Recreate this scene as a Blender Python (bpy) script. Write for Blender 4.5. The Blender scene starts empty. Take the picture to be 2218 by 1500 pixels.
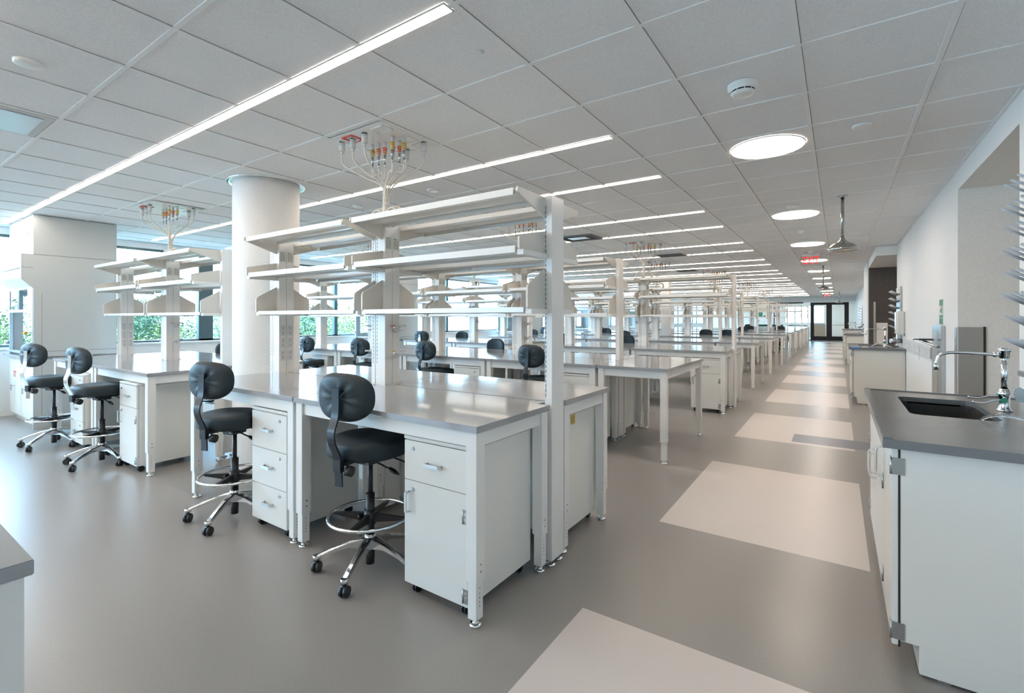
import bpy, bmesh, math, random
from mathutils import Vector, Matrix
random.seed(7)
PI = math.pi
S = bpy.context.scene
COL = S.collection
ZC = 2.837            # ceiling height
XW = -10.35           # window wall
XR = 0.915            # right wall
P = 3.048             # spacing of the bench rows

# ------------------------------------------------------------------ camera
cam_d = bpy.data.cameras.new('camera')
cam = bpy.data.objects.new('camera', cam_d)
COL.objects.link(cam)
cam.location = (0, 0, 1.466)
cam.rotation_euler = (PI / 2, 0, math.radians(34.25))
cam_d.sensor_fit = 'HORIZONTAL'
cam_d.sensor_width = 36
cam_d.lens = 36 * 1037.5 / 2218
cam_d.shift_y = -(750 - 689) / 2218
cam_d.clip_start = 0.02
cam_d.clip_end = 400
S.camera = cam

# ------------------------------------------------------------------ world, sun, daylight portal
w = bpy.data.worlds.new('world')
S.world = w
w.use_nodes = True
bg = w.node_tree.nodes['Background']
bg.inputs[0].default_value = (0.45, 0.73, 1.0, 1)
bg.inputs[1].default_value = 18.5
sd = bpy.data.lights.new('sun', 'SUN')
sd.energy = 12.0
sd.angle = math.radians(3)
sd.color = (1, .96, .88)
sun = bpy.data.objects.new('sun', sd)
COL.objects.link(sun)
sun.rotation_euler = (0, math.radians(50), math.radians(-38))


def portal(name, loc, rot, sx, sy):
    d = bpy.data.lights.new(name, 'AREA')
    d.shape = 'RECTANGLE'
    d.size = sx
    d.size_y = sy
    d.cycles.is_portal = True
    o = bpy.data.objects.new(name, d)
    COL.objects.link(o)
    o.location = loc
    o.rotation_euler = rot
    return o


portal('window_daylight', (XW - .12, 17.0, 1.9), (0, -PI / 2, 0), 1.75, 58)

# ------------------------------------------------------------------ exposure
S.view_settings.view_transform = 'Standard'
S.view_settings.look = 'None'
S.view_settings.exposure = 0.22
S.view_settings.gamma = 1
S.view_settings.use_curve_mapping = False
S.cycles.max_bounces = 9
S.cycles.diffuse_bounces = 6
S.cycles.glossy_bounces = 4
S.cycles.transmission_bounces = 5
S.cycles.transparent_max_bounces = 10
S.cycles.caustics_reflective = False
S.cycles.caustics_refractive = False
S.cycles.sample_clamp_indirect = 6
S.cycles.use_denoising = True


# ------------------------------------------------------------------ materials
def mat(name, col, rough=.5, metal=0., spec=.5, emit=None, es=0, bump=None, speck=None, coat=0., alpha=None, trans=0.):
    m = bpy.data.materials.new(name)
    m.use_nodes = True
    nt = m.node_tree
    b = nt.nodes['Principled BSDF']
    b.inputs['Base Color'].default_value = (*col, 1)
    b.inputs['Roughness'].default_value = rough
    b.inputs['Metallic'].default_value = metal
    b.inputs['Specular IOR Level'].default_value = spec
    b.inputs['Coat Weight'].default_value = coat
    b.inputs['Transmission Weight'].default_value = trans
    if emit:
        b.inputs['Emission Color'].default_value = (*emit, 1)
        b.inputs['Emission Strength'].default_value = es
    tc = None
    if speck or bump:
        tc = nt.nodes.new('ShaderNodeTexCoord')
    if speck:                       # (scale, amount)
        n = nt.nodes.new('ShaderNodeTexNoise')
        n.inputs['Scale'].default_value = speck[0]
        n.inputs['Detail'].default_value = 3
        nt.links.new(tc.outputs['Object'], n.inputs['Vector'])
        r = nt.nodes.new('ShaderNodeMapRange')
        r.inputs[1].default_value = .35
        r.inputs[2].default_value = .65
        r.inputs[3].default_value = 1 - speck[1]
        r.inputs[4].default_value = 1 + speck[1]
        nt.links.new(n.outputs['Fac'], r.inputs[0])
        x = nt.nodes.new('ShaderNodeVectorMath')
        x.operation = 'SCALE'
        x.inputs[0].default_value = col
        nt.links.new(r.outputs[0], x.inputs['Scale'])
        nt.links.new(x.outputs[0], b.inputs['Base Color'])
    if bump:                        # (scale, strength)
        n = nt.nodes.new('ShaderNodeTexNoise')
        n.inputs['Scale'].default_value = bump[0]
        nt.links.new(tc.outputs['Object'], n.inputs['Vector'])
        bp = nt.nodes.new('ShaderNodeBump')
        bp.inputs['Strength'].default_value = bump[1]
        bp.inputs['Distance'].default_value = .01
        nt.links.new(n.outputs['Fac'], bp.inputs['Height'])
        nt.links.new(bp.outputs[0], b.inputs['Normal'])
    return m


M = {}
M['wall'] = mat('wall_paint', (.78, .78, .765), .55, speck=(60, .02))
M['wall_beige'] = mat('wall_paint_warm', (.82, .80, .76), .6, speck=(90, .04))
M['wall_dark'] = mat('charcoal_wallcovering', (.062, .058, .056), .6, speck=(70, .25))
M['tile'] = mat('ceiling_tile', (.84, .84, .84), .9, speck=(160, .06), bump=(300, .15))
M['tee'] = mat('ceiling_tee', (.84, .84, .83), .42, spec=.5)
M['teegap'] = mat('ceiling_reveal', (.24, .24, .24), .8)
M['floor'] = mat('rubber_floor', (.272, .258, .243), .29, speck=(240, .14), spec=.5)
M['floor2'] = mat('pale_floor_inlay', (.60, .545, .515), .34, speck=(240, .07), spec=.45)
M['floor3'] = mat('blue_floor_inlay', (.155, .17, .205), .34, speck=(240, .1), spec=.45)
M['cab'] = mat('cabinet_enamel', (.76, .755, .715), .32)
M['frame'] = mat('frame_enamel', (.80, .795, .77), .3)
M['shelf'] = mat('shelf_enamel', (.70, .70, .675), .22, spec=.6)
M['brk'] = mat('bracket_enamel', (.66, .635, .585), .38)
M['top'] = mat('grey_resin_top', (.31, .315, .325), .10, spec=.7, speck=(500, .05))
M['topedge'] = mat('grey_resin_counter', (.17, .175, .175), .24, spec=.55, speck=(400, .06))
M['sink'] = mat('black_resin_sink', (.05, .053, .055), .35)
M['chrome'] = mat('chrome', (.82, .84, .85), .09, 1)
M['alu'] = mat('brushed_aluminium', (.66, .67, .67), .3, 1)
M['steel'] = mat('stainless_steel', (.52, .54, .55), .27, 1)
M['showerm'] = mat('satin_chrome', (.42, .42, .39), .18, 1)
M['polish'] = mat('polished_aluminium', (.7, .71, .72), .16, 1)
M['vinyl'] = mat('black_vinyl', (.012, .022, .028), .46, spec=.38, bump=(220, .12))
M['plastic'] = mat('black_plastic', (.010, .011, .013), .38)
M['barm'] = mat('black_powder_coat', (.014, .022, .030), .30, spec=.5)
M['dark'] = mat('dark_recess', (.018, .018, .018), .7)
M['mull'] = mat('window_frame_metal', (.075, .115, .125), .35, .5)
M['blackframe'] = mat('black_door_frame', (.008, .008, .009), .4)
M['cord'] = mat('white_cable', (.68, .64, .57), .5)
M['plug'] = mat('plug_plastic', (.66, .67, .67), .4)
M['red'] = mat('red_plastic', (.62, .035, .03), .4)
M['orange'] = mat('orange_band', (.75, .16, .05), .4)
M['yellow'] = mat('yellow_plastic', (.62, .40, .03), .4)
M['blue'] = mat('blue_tape', (.03, .20, .62), .6)
M['green'] = mat('green_sign', (.02, .22, .12), .5)
M['paper'] = mat('label_paper', (.62, .62, .58), .6)
M['ink'] = mat('printed_ink', (.26, .26, .26), .7)
M['redink'] = mat('red_printed_ink', (.60, .10, .08), .7)
M['led'] = mat('led_diffuser', (.9, .85, .8), .5, emit=(1, .845, .70), es=26)
M['led2'] = mat('round_diffuser', (.9, .86, .8), .5, emit=(1, .85, .72), es=24)
M['ledrim'] = mat('light_trim', (.6, .6, .59), .4)
M['exit'] = mat('exit_letters', (.6, .02, .02), .5, emit=(1, .02, .02), es=.9)
M['acryl'] = mat('clear_acrylic', (.9, .93, .95), .05, trans=1)
M['peg'] = mat('grey_polypropylene', (.50, .52, .54), .4)
M['hoodp'] = mat('fume_hood_panel', (.50, .53, .53), .36)
M['leaf'] = mat('leaves', (.035, .085, .035), .55)
M['leaf2'] = mat('pale_leaves', (.075, .12, .03), .55)
M['leaf3'] = mat('deep_leaves', (.02, .06, .03), .55)
M['bark'] = mat('bark', (.05, .04, .035), .9)
M['grass'] = mat('ground_paving', (.30, .31, .29), .95, speck=(2, .3))
M['bldg'] = mat('pale_facade', (.62, .62, .60), .8)
M['bglass'] = mat('facade_glass', (.10, .22, .30), .15)
M['wood'] = mat('pale_wood', (.42, .33, .26), .5)
M['teal'] = mat('teal_fabric', (.03, .10, .09), .8)


def glass(name, tint, refl=.08):
    m = bpy.data.materials.new(name)
    m.use_nodes = True
    nt = m.node_tree
    nt.nodes.clear()
    o = nt.nodes.new('ShaderNodeOutputMaterial')
    mx = nt.nodes.new('ShaderNodeMixShader')
    t = nt.nodes.new('ShaderNodeBsdfTransparent')
    g = nt.nodes.new('ShaderNodeBsdfGlossy')
    f = nt.nodes.new('ShaderNodeFresnel')
    f.inputs[0].default_value = 1.45
    t.inputs[0].default_value = (*tint, 1)
    g.inputs[0].default_value = (.9, .95, 1, 1)
    g.inputs['Roughness'].default_value = 0.0
    ge = nt.nodes.new('ShaderNodeNewGeometry')
    inv = nt.nodes.new('ShaderNodeMath')
    inv.operation = 'SUBTRACT'
    inv.inputs[0].default_value = 1
    nt.links.new(ge.outputs['Backfacing'], inv.inputs[1])
    mu = nt.nodes.new('ShaderNodeMath')
    mu.operation = 'MULTIPLY'
    nt.links.new(f.outputs[0], mu.inputs[0])
    nt.links.new(inv.outputs[0], mu.inputs[1])
    nt.links.new(mu.outputs[0], mx.inputs[0])
    nt.links.new(t.outputs[0], mx.inputs[1])
    nt.links.new(g.outputs[0], mx.inputs[2])
    nt.links.new(mx.outputs[0], o.inputs[0])
    return m


M['glass'] = glass('window_glass', (.93, .97, .98))
M['glass2'] = glass('clear_glass', (.93, .96, .95))


# ------------------------------------------------------------------ mesh builder
class MB:
    def __init__(s):
        s.v = []
        s.f = []
        s.m = []
        s.sm = []
        s.mats = []

    def mi(s, m):
        m = M[m] if isinstance(m, str) else m
        if m not in s.mats:
            s.mats.append(m)
        return s.mats.index(m)

    def add(s, vs, fs, m, smooth=False):
        b = len(s.v)
        s.v += [tuple(x) for x in vs]
        k = s.mi(m)
        for f in fs:
            s.f.append([b + i for i in f])
            s.m.append(k)
            s.sm.append(smooth)
        return s

    def box(s, x0, x1, y0, y1, z0, z1, m):
        vs = [(x, y, z) for x in (x0, x1) for y in (y0, y1) for z in (z0, z1)]
        fs = [(0, 1, 3, 2), (4, 6, 7, 5), (0, 4, 5, 1), (2, 3, 7, 6), (0, 2, 6, 4), (1, 5, 7, 3)]
        return s.add(vs, fs, m)

    def cyl(s, p, q, r0, m, r1=None, n=16, cap=True):
        r1 = r0 if r1 is None else r1
        p, q = Vector(p), Vector(q)
        d = (q - p).normalized()
        a = d.orthogonal().normalized()
        b = d.cross(a)
        vs = []
        for c, r in ((p, r0), (q, r1)):
            for i in range(n):
                t = 2 * PI * i / n
                vs.append(c + a * (r * math.cos(t)) + b * (r * math.sin(t)))
        s.add(vs, [(i, (i + 1) % n, n + (i + 1) % n, n + i) for i in range(n)], m, True)
        if cap:
            k = s.mi(m)
            bb = len(s.v) - 2 * n
            s.f += [[bb + i for i in range(n)][::-1], [bb + n + i for i in range(n)]]
            s.m += [k, k]
            s.sm += [False, False]
        return s

    def tube(s, pts, r, m, n=10, closed=False):
        pts = [Vector(p) for p in pts]
        L = len(pts)
        vs = []
        a = None
        for i, p in enumerate(pts):
            if closed:
                d = (pts[(i + 1) % L] - pts[i - 1]).normalized()
            else:
                d = (pts[min(i + 1, L - 1)] - pts[max(i - 1, 0)]).normalized()
            if a is None:
                a = d.orthogonal().normalized()
            a = (a - d * a.dot(d)).normalized()
            b = d.cross(a)
            rr = r[i] if isinstance(r, (list, tuple)) else r
            for k in range(n):
                t = 2 * PI * k / n
                vs.append(p + a * (rr * math.cos(t)) + b * (rr * math.sin(t)))
        fs = []
        for i in range(L if closed else L - 1):
            j = (i + 1) % L
            for k in range(n):
                fs.append((i * n + k, i * n + (k + 1) % n, j * n + (k + 1) % n, j * n + k))
        if not closed:
            fs.append(tuple(range(n))[::-1])
            fs.append(tuple((L - 1) * n + k for k in range(n)))
        return s.add(vs, fs, m, True)

    def lathe(s, prof, c, m, n=32):
        vs = []
        for (r, z) in prof:
            for k in range(n):
                t = 2 * PI * k / n
                vs.append((c[0] + r * math.cos(t), c[1] + r * math.sin(t), c[2] + z))
        fs = [(i * n + k, i * n + (k + 1) % n, (i + 1) * n + (k + 1) % n, (i + 1) * n + k) for i in range(len(prof) - 1) for k in range(n)]
        return s.add(vs, fs, m, True)

    def prism(s, poly, axis, a0, a1, m):
        """poly in the plane normal to AXIS; 'x': (y,z), 'y': (x,z), 'z': (x,y)"""
        n = len(poly)

        def P3(u, v, a):
            return (a, u, v) if axis == 'x' else (u, a, v) if axis == 'y' else (u, v, a)
        vs = [P3(u, v, a0) for u, v in poly] + [P3(u, v, a1) for u, v in poly]
        fs = [tuple(range(n))[::-1], tuple(range(n, 2 * n))]
        fs += [(i, (i + 1) % n, n + (i + 1) % n, n + i) for i in range(n)]
        return s.add(vs, fs, m)

    def mesh(s, name, bev=0, seg=2):
        me = bpy.data.meshes.new(name)
        me.from_pydata(s.v, [], s.f)
        for m in s.mats:
            me.materials.append(m)
        me.polygons.foreach_set('material_index', s.m)
        me.polygons.foreach_set('use_smooth', s.sm)
        bm = bmesh.new()
        bm.from_mesh(me)
        bmesh.ops.recalc_face_normals(bm, faces=bm.faces)
        if bev:
            es = [e for e in bm.edges if len(e.link_faces) == 2 and not e.link_faces[0].smooth and not e.link_faces[1].smooth and e.calc_face_angle(0) > .6]
            bmesh.ops.bevel(bm, geom=es, offset=bev, segments=seg, affect='EDGES', clamp_overlap=True)
        bm.to_mesh(me)
        bm.free()
        return me

    def build(s, name, parent=None, bev=0, label=None, cat=None, group=None, kind=None, loc=None, rotz=0, seg=2):
        o = bpy.data.objects.new(name, s.mesh(name, bev, seg))
        COL.objects.link(o)
        o.parent = parent
        if loc:
            o.location = loc
        o.rotation_euler.z = rotz
        tag(o, label, cat, group, kind)
        return o


def tag(o, label=None, cat=None, group=None, kind=None):
    for k, v in (('label', label), ('category', cat), ('group', group), ('kind', kind)):
        if v:
            o[k] = v
    return o


def thing(name, label, cat, loc=(0, 0, 0), rotz=0, group=None):
    o = bpy.data.objects.new(name, None)
    o.empty_display_size = .1
    COL.objects.link(o)
    o.location = loc
    o.rotation_euler.z = rotz
    return tag(o, label, cat, group)


def dup(root, loc, rotz=0, label=None, group=None):
    def rec(o, par):
        c = o.copy()
        COL.objects.link(c)
        if par is not None:
            c.parent = par
        for ch in list(kids.get(o.name, [])):
            rec(ch, c)
        return c
    kids = {}
    for a in root.children:
        kids.setdefault(root.name, []).append(a)
        for b in a.children:
            kids.setdefault(a.name, []).append(b)
    r = rec(root, None)
    r.location = loc
    r.rotation_euler.z = rotz
    if label:
        r['label'] = label
    if group:
        r['group'] = group
    return r


ORD = ['first', 'second', 'third', 'fourth', 'fifth', 'sixth', 'seventh', 'eighth', 'ninth', 'tenth', 'eleventh', 'twelfth', 'thirteenth', 'fourteenth', 'fifteenth', 'sixteenth', 'seventeenth', 'eighteenth', 'nineteenth', 'twentieth', 'twenty-first', 'twenty-second', 'twenty-third', 'twenty-fourth']

# ------------------------------------------------------------------ floor
Y0, Y1, YD = -12.0, 46.0, 37.0
xs = sorted({XW, -1.07, -.46, .154, .32, 4.4})
ys = {Y0, Y1}
for k in range(-1, 12):
    ys |= {round(3.46 + 3.03 * k, 4), round(3.46 + 3.03 * k + 1.78, 4)}
ys |= {6.595, 7.05}
ys = sorted(ys)
fl = MB()
for i in range(len(xs) - 1):
    for j in range(len(ys) - 1):
        cx, cy = (xs[i] + xs[i + 1]) / 2, (ys[j] + ys[j + 1]) / 2
        m = 'floor'
        if -1.07 < cx < .154 and cy < 36:
            ph = (cy - 3.46) % 3.03
            if ph < 1.78:
                m = 'floor2'
        if -.46 < cx < .32 and 6.595 < cy < 7.05:
            m = 'floor3'
        fl.add([(xs[i], ys[j], 0), (xs[i + 1], ys[j], 0), (xs[i + 1], ys[j + 1], 0), (xs[i], ys[j + 1], 0)], [(0, 1, 2, 3)], m)
fl.box(XW - .2, 4.5, Y0 - .1, Y1 + .1, -.2, -.004, 'floor')
fl.build('floor', kind='structure')

# ------------------------------------------------------------------ ceiling with its tee grid
ce = MB()
ce.box(XW - .2, 4.5, Y0 - .1, Y1 + .1, ZC + .004, ZC + .16, 'tile')
gx = [-.777 + .6096 * i for i in range(-15, 3)]
gy = [2.197 + .6096 * j for j in range(-23, 57)]
for x in gx:
    ce.box(x - .013, x + .013, Y0, YD, ZC - .002, ZC + .006, 'tee')
    ce.box(x + .013, x + .0165, Y0, YD, ZC + .0025, ZC + .006, 'teegap')
for y in gy:
    ce.box(XW, XR, y - .0115, y + .0115, ZC - .0012, ZC + .006, 'tee')
    ce.box(XW, XR, y + .0115, y + .0145, ZC + .0025, ZC + .006, 'teegap')
ce.box(XR - .02, XR, Y0, 11.4, ZC - .003, ZC + .006, 'tee')
ce.build('ceiling', kind='structure')

# ------------------------------------------------------------------ walls
wr = MB()
wr.box(XR, XR + .15, Y0, 4.16, 0, ZC, 'wall')                 # right wall near the camera
wr.box(XR, XR + .15, 4.16, 6.0, 2.655, ZC, 'wall')            # over the first recess
wr.box(XR, XR + .15, 6.0, 11.53, 0, ZC, 'wall')
wr.box(XR, XR + .15, 14.15, YD, 0, ZC, 'wall')
wr.build('wall_right', kind='structure')
al = MB()
al.box(XR + .15, 2.4, 4.01, 4.16, 0, ZC, 'wall_beige')
al.box(XR + .001, 2.4, 5.985, 5.999, 0, 2.8, 'wall_beige')
al.box(2.3, 2.4, 4.1, 6.1, 0, 2.8, 'wall_beige')
al.box(XR + .15, 2.4, 4.1, 6.1, 2.655, 2.8, 'wall_beige')
al.build('wall_recess', kind='structure')
a2 = MB()
a2.box(XR + .15, 4.4, 11.45, 11.53, 0, ZC, 'wall')
a2.box(.60, 4.4, 14.135, 14.149, 0, 2.655, 'wall_dark')
a2.box(4.3, 4.4, 11.5, 14.2, 0, 2.8, 'wall')
a2.build('wall_alcove', kind='structure')
bk = MB()
bk.box(.60, XR + .3, 11.45, 14.13, 2.655, ZC, 'wall')
bk.box(XR + .3, 4.4, 11.45, 14.3, 2.7, ZC, 'wall')
bk.box(.585, XR, 14.302, 16.3, 0, ZC, 'wall')
bk.build('wall_pier', kind='structure')
wb = MB()
wb.box(XW, XR + .15, Y0 - .15, Y0, 0, ZC, 'wall')
wb.build('wall_back', kind='structure')
for k in (1, 2, 3, 4):  # added strips, out of view, to brighten surfaces facing the camera
    for dy in (1.587, 3.416):
        q = MB()
        q.box(-9.97, -1.422, dy - P * k - .028, dy - P * k + .028, ZC - .004, ZC + .002, 'led')
        q.build('linear_ceiling_light', label='added linear light behind the camera, unseen, brightening fronts that face it', cat='ceiling light', group='added unseen linear lights behind the camera')
# far partition: bulkhead, black rail
wf = MB()
wf.box(XW, XR, YD - .45, YD + .1, 2.52, ZC, 'wall')
wf.box(-1.86, XR, YD - .6, YD - .45, 2.50, ZC, 'wall')
wf.box(XW, -1.9, YD - .02, YD + .06, 2.45, 2.52, 'blackframe')
wf.box(XW, -1.5, YD - .02, YD + .06, 0, .07, 'blackframe')
for x in (-3.6, -5.8, -8.0):
    wf.box(x - .03, x + .03, YD - .02, YD + .06, .07, 2.45, 'blackframe')
wf.build('wall_glazed', kind='structure')
g = MB()
for a, b in ((XW, -8.03), (-7.97, -5.83), (-5.77, -3.63), (-3.57, -1.52), (.57, XR)):
    g.box(a, b, YD + .015, YD + .025, .07, 2.45, 'glass2')
g.build('window_1', kind='structure')
wy = MB()                                   # back wall of the far room, with its windows
zb, zt = 1.13, 2.45
wins = [(-3.62, -3.02), (-2.9, -.95)]
e = [XW] + [v for p in wins for v in p] + [3.2]
for i in range(0, len(e), 2):
    wy.box(e[i], e[i + 1], Y1, Y1 + .15, 0, ZC, 'wall')
for a, b in wins:
    wy.box(a, b, Y1, Y1 + .15, 0, zb, 'wall')
    wy.box(a, b, Y1, Y1 + .15, zt, ZC, 'wall')
wy.box(1.6, 1.75, YD, Y1, 0, ZC, 'wall')
wy.build('wall_far', kind='structure')
g = MB()
for a, b in wins:
    g.box(a, b, Y1 + .06, Y1 + .07, zb, zt, 'glass')
g.build('window_2', kind='structure')
portal('far_window_daylight', (-2.3, Y1 + .2, 1.8), (-PI / 2, 0, 0), 2.9, 1.4)

# left exterior wall with a continuous band of windows
SILL, HEAD = 1.03, 2.73
wl = MB()
wl.box(XW - .15, XW, Y0, Y1, 0, SILL - .03, 'wall')
wl.box(XW - .15, XW, Y0, Y1, HEAD, ZC, 'wall')
wl.box(XW - .15, XW + .05, Y0, Y1, SILL - .03, SILL, 'frame')
mull = [-11.5, -10, -8.5, -7, -5.5, -4.1, -1.45, .0, 1.47, 2.94, 4.44, 5.92, 7.42, 8.9, 10.07, 11.54, 13.03] + [14.5 + 1.5 * i for i in range(21)]
for i, y in enumerate(mull):
    if 14 < y and i % 4 == 2:
        wl.box(XW - .15, XW, y - .45, y + .45, SILL, HEAD, 'wall')
wl.build('wall_left', kind='structure')
wm = MB()
for y in mull:
    h = .13 if abs(y - 4.44) < .01 else .045
    wm.box(XW - .12, XW - .02, y - h, y + h, SILL, HEAD, 'mull')
wm.box(XW - .12, XW - .02, Y0, Y1, SILL, SILL + .035, 'mull')
wm.box(XW - .12, XW - .02, Y0, Y1, HEAD - .035, HEAD, 'mull')
wm.build('window_3', kind='structure')
g = MB()
g.box(XW - .075, XW - .065, Y0, Y1, SILL, HEAD, 'glass')
g.build('window_4', kind='structure')
bb = MB()
bb.box(XW, XW + .012, Y0, Y1, 0, .1, 'frame')
bb.build('baseboard_left', kind='structure')


# doors at the end of the aisle
def glass_door(name, x0, x1):
    d = MB()
    d.box(x0, x0 + .13, YD, YD + .05, .02, 2.42, 'blackframe')
    d.box(x1 - .13, x1, YD, YD + .05, .02, 2.42, 'blackframe')
    d.box(x0 + .13, x1 - .13, YD, YD + .05, 2.34, 2.42, 'blackframe')
    d.box(x0 + .13, x1 - .13, YD, YD + .05, .02, .30, 'blackframe')
    o = d.build(name, kind='structure')
    q = MB()
    q.box(x0 + .13, x1 - .13, YD + .02, YD + .03, .30, 2.34, 'glass2')
    q.build('pane', o)
    q = MB()
    q.cyl((x0 + .1, YD - .05, 1.03), (x1 - .1, YD - .05, 1.03), .016, 'steel')
    q.build('push_bar', o)
    return o


glass_door('door_1', -1.43, -.50)
glass_door('door_2', -.46, .46)
df = MB()
df.box(-1.5, -1.43, YD - .03, YD + .08, 0, 2.49, 'blackframe')
df.box(.46, .56, YD - .03, YD + .08, 0, 2.49, 'blackframe')
df.box(-.5, -.46, YD - .03, YD + .08, 0, 2.49, 'blackframe')
df.box(-1.5, .56, YD - .03, YD + .08, 2.42, 2.49, 'blackframe')
df.build('trim_1', kind='structure')
d3 = MB()
d3.box(XR - .03, XR - .002, 20.0, 20.95, .02, 2.2, 'blackframe')
d3.build('door_3', kind='structure')

# columns
cm = MB()
cm.lathe([(.31, 0), (.31, ZC + .01)], (-4.87, 2.66, 0), 'wall', 64)
cm.build('column', label='large round white column between the two bench islands of the first row', cat='column')
cr = MB()
cr.lathe([(.31, ZC - .001), (.36, ZC - .004), (.365, ZC - .002), (.365, ZC + .004)], (-4.87, 2.66, 0), 'chrome', 64)
cr.build('trim_2', kind='structure')
for x, y, L in ((-4.72, 16.0, 'slim square column between benches deep in the room'), (-6.9, 12.6, 'slim square column seen behind the nearest shelf post')):
    q = MB()
    q.box(x - .13, x + .13, y - .13, y + .13, 0, ZC + .003, 'wall_beige')
    q.build('column', label=L, cat='column', bev=.004)

# ------------------------------------------------------------------ ceiling lights
yl = []
for k in range(12):
    yl += [1.587 + P * k, 3.416 + P * k]
nl = 0
for y in yl:
    if y > 34.5:
        continue
    t = thing('linear_ceiling_light', f'recessed linear ceiling light with warm diffuser, {ORD[nl]} from the camera', 'ceiling light', (-1.42, y, ZC), 0, 'linear ceiling lights over the benches')
    q = MB()
    q.box(-8.55, -.002, -.028, .028, -.004, .002, 'led')
    q.build('diffuser', t)
    q = MB()
    q.box(-8.55, .0, -.034, -.028, -.0042, .002, 'ledrim')
    q.box(-8.55, .0, .028, .034, -.0042, .002, 'ledrim')
    q.box(-.002, .004, -.034, .034, -.0042, .002, 'ledrim')
    q.build('trim_ring', t)
    nl += 1
for k in range(11):
    y = 1.282 + P * k
    if k == 0:
        continue
    t = thing('round_ceiling_light', f'flat round recessed light over the aisle, {ORD[k-1]} disc from the camera', 'ceiling light', (-.472, y, ZC), 0, 'round lights over the aisle')
    q = MB()
    q.lathe([(0.0, -.006), (.262, -.006), (.262, .002)], (0, 0, 0), 'led2', 48)
    q.build('diffuser', t)
    q = MB()
    q.lathe([(.262, .002), (.262, -.0062), (.268, -.0062), (.268, .002)], (0, 0, 0), 'ledrim', 48)
    q.build('trim_ring', t)

t = thing('round_ceiling_light', 'added unseen round light brightening the dark alcove', 'ceiling light', (2.1, 12.8, 2.70))  # lamp added out of view to lift the black alcove wall
q = MB()
q.lathe([(0.0, -.006), (.262, -.006), (.262, .002)], (0, 0, 0), 'led2', 48)
q.build('diffuser', t)
# linear lights added to brighten the far room
for i, x in enumerate((-7.5, -5.5, -3.5, -1.5, .3)):
    q = MB()
    q.box(x - .03, x + .03, 38.2, 45.2, ZC - .006, ZC + .003, 'led')
    q.build('linear_ceiling_light', label=f'linear light added to brighten the room behind the glass, {ORD[i]} from the windows', cat='ceiling light')

# ------------------------------------------------------------------ small ceiling devices
sm = thing('smoke_detector', 'white smoke detector with black slots on the ceiling before the first round light', 'smoke detector', (-.464, 3.09, ZC))
q = MB()
q.lathe([(.082, .002), (.082, -.018), (.072, -.026), (.069, -.030)], (0, 0, 0), 'frame', 40)
q.lathe([(.069, -.030), (.066, -.0385)], (0, 0, 0), 'frame', 40)
q.lathe([(.064, -.046), (.057, -.058), (.045, -.063), (0, -.063)], (0, 0, 0), 'frame', 40)
q.build('body', sm)
q = MB()
q.lathe([(.061, -.036), (.059, -.048)], (0, 0, 0), 'dark', 40)
for i in range(10):
    a = 2 * PI * i / 10
    q.box(math.cos(a) * .064 - .002, math.cos(a) * .064 + .002, math.sin(a) * .064 - .002, math.sin(a) * .064 + .002, -.048, -.037, 'frame')
q.build('sensing_slots', sm)
for i, (x, y, L) in enumerate([(.143, 4.224, 'round white cover plate on the ceiling right of the first round light'),
                    (-3.593, .665, 'round white cover plate on the ceiling at the upper left'),
                    (-3.577, 3.755, 'round white plate on the ceiling behind the second linear light, beside the cable bundle'),
                    (-4.852, 3.778, 'round white plate on the ceiling just right of the round column'),
                    (-.46, 6.75, 'small round plate between the first and second round lights'),
                    (-.49, 9.9, 'small round plate just before the third round light')]):
    q = MB()
    q.lathe([(.062, .003), (.062, -.010), (.052, -.014), (0, -.014)], (x, y, ZC), 'frame', 32)
    q.build('ceiling_cover_plate', label=L, cat='cover plate')
for x, y, L in ((-.47, 8.75, 'small sprinkler head on the ceiling between round lights two and three'), (-.47, 11.5, 'small sprinkler head by the exit sign')):
    q = MB()
    q.lathe([(.05, .003), (.05, -.02), (.035, -.035), (.03, -.05), (0, -.05)], (x, y, ZC), 'frame', 24)
    q.build('sprinkler_head', label=L, cat='sprinkler')
# mark on a tile
q = MB()
q.lathe([(0.0, 0), (.017, 0), (.017, .004)], (-1.52, 1.95, ZC - .0005), 'ledrim', 20)
q.build('ceiling_plug', label='small round plug in a ceiling tile by the first linear light', cat='plug')
# open ceiling tile
t = thing('ceiling_access_opening', 'dark open ceiling tile with hanging frame above the second bench row', 'ceiling opening', (-3.62, 7.38, ZC))
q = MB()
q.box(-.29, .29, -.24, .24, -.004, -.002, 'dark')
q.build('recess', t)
q = MB()
for a, b, c, d in ((-.29, .29, -.25, -.235), (-.29, .29, .235, .25), (-.30, -.285, -.25, .25), (.285, .30, -.25, .25)):
    q.box(a, b, c, d, -.02, -.001, 'teegap')
q.build('frame', t)
q = MB()
q.box(-.2, .13, -.1, .12, -.012, -.005, 'steel')
q.build('damper_plate', t)
for x, y, L in ((-3.0, 10.55, 'grey return air grille in the ceiling above the third bench row'), (-3.6, 14.25, 'dark return air grille in the ceiling above the fourth bench row')):
    q = MB()
    q.box(x - .3, x + .3, y - .27, y + .27, ZC - .006, ZC + .002, 'ledrim')
    for i in range(10):
        q.box(x - .27, x + .27, y - .25 + i * .05, y - .225 + i * .05, ZC - .008, ZC - .0062, 'dark')
    q.build('ceiling_grille', label=L, cat='grille')
t = thing('air_diffuser', 'shiny square supply diffuser in the ceiling at the left edge', 'diffuser', (-4.74, .675, ZC))
q = MB()
q.box(-.29, .29, -.28, .28, -.006, .002, 'ledrim')
q.build('frame', t)
q = MB()
q.box(-.24, .24, -.235, .235, -.012, -.0062, 'alu')
q.build('face_plate', t, bev=.002)


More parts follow.
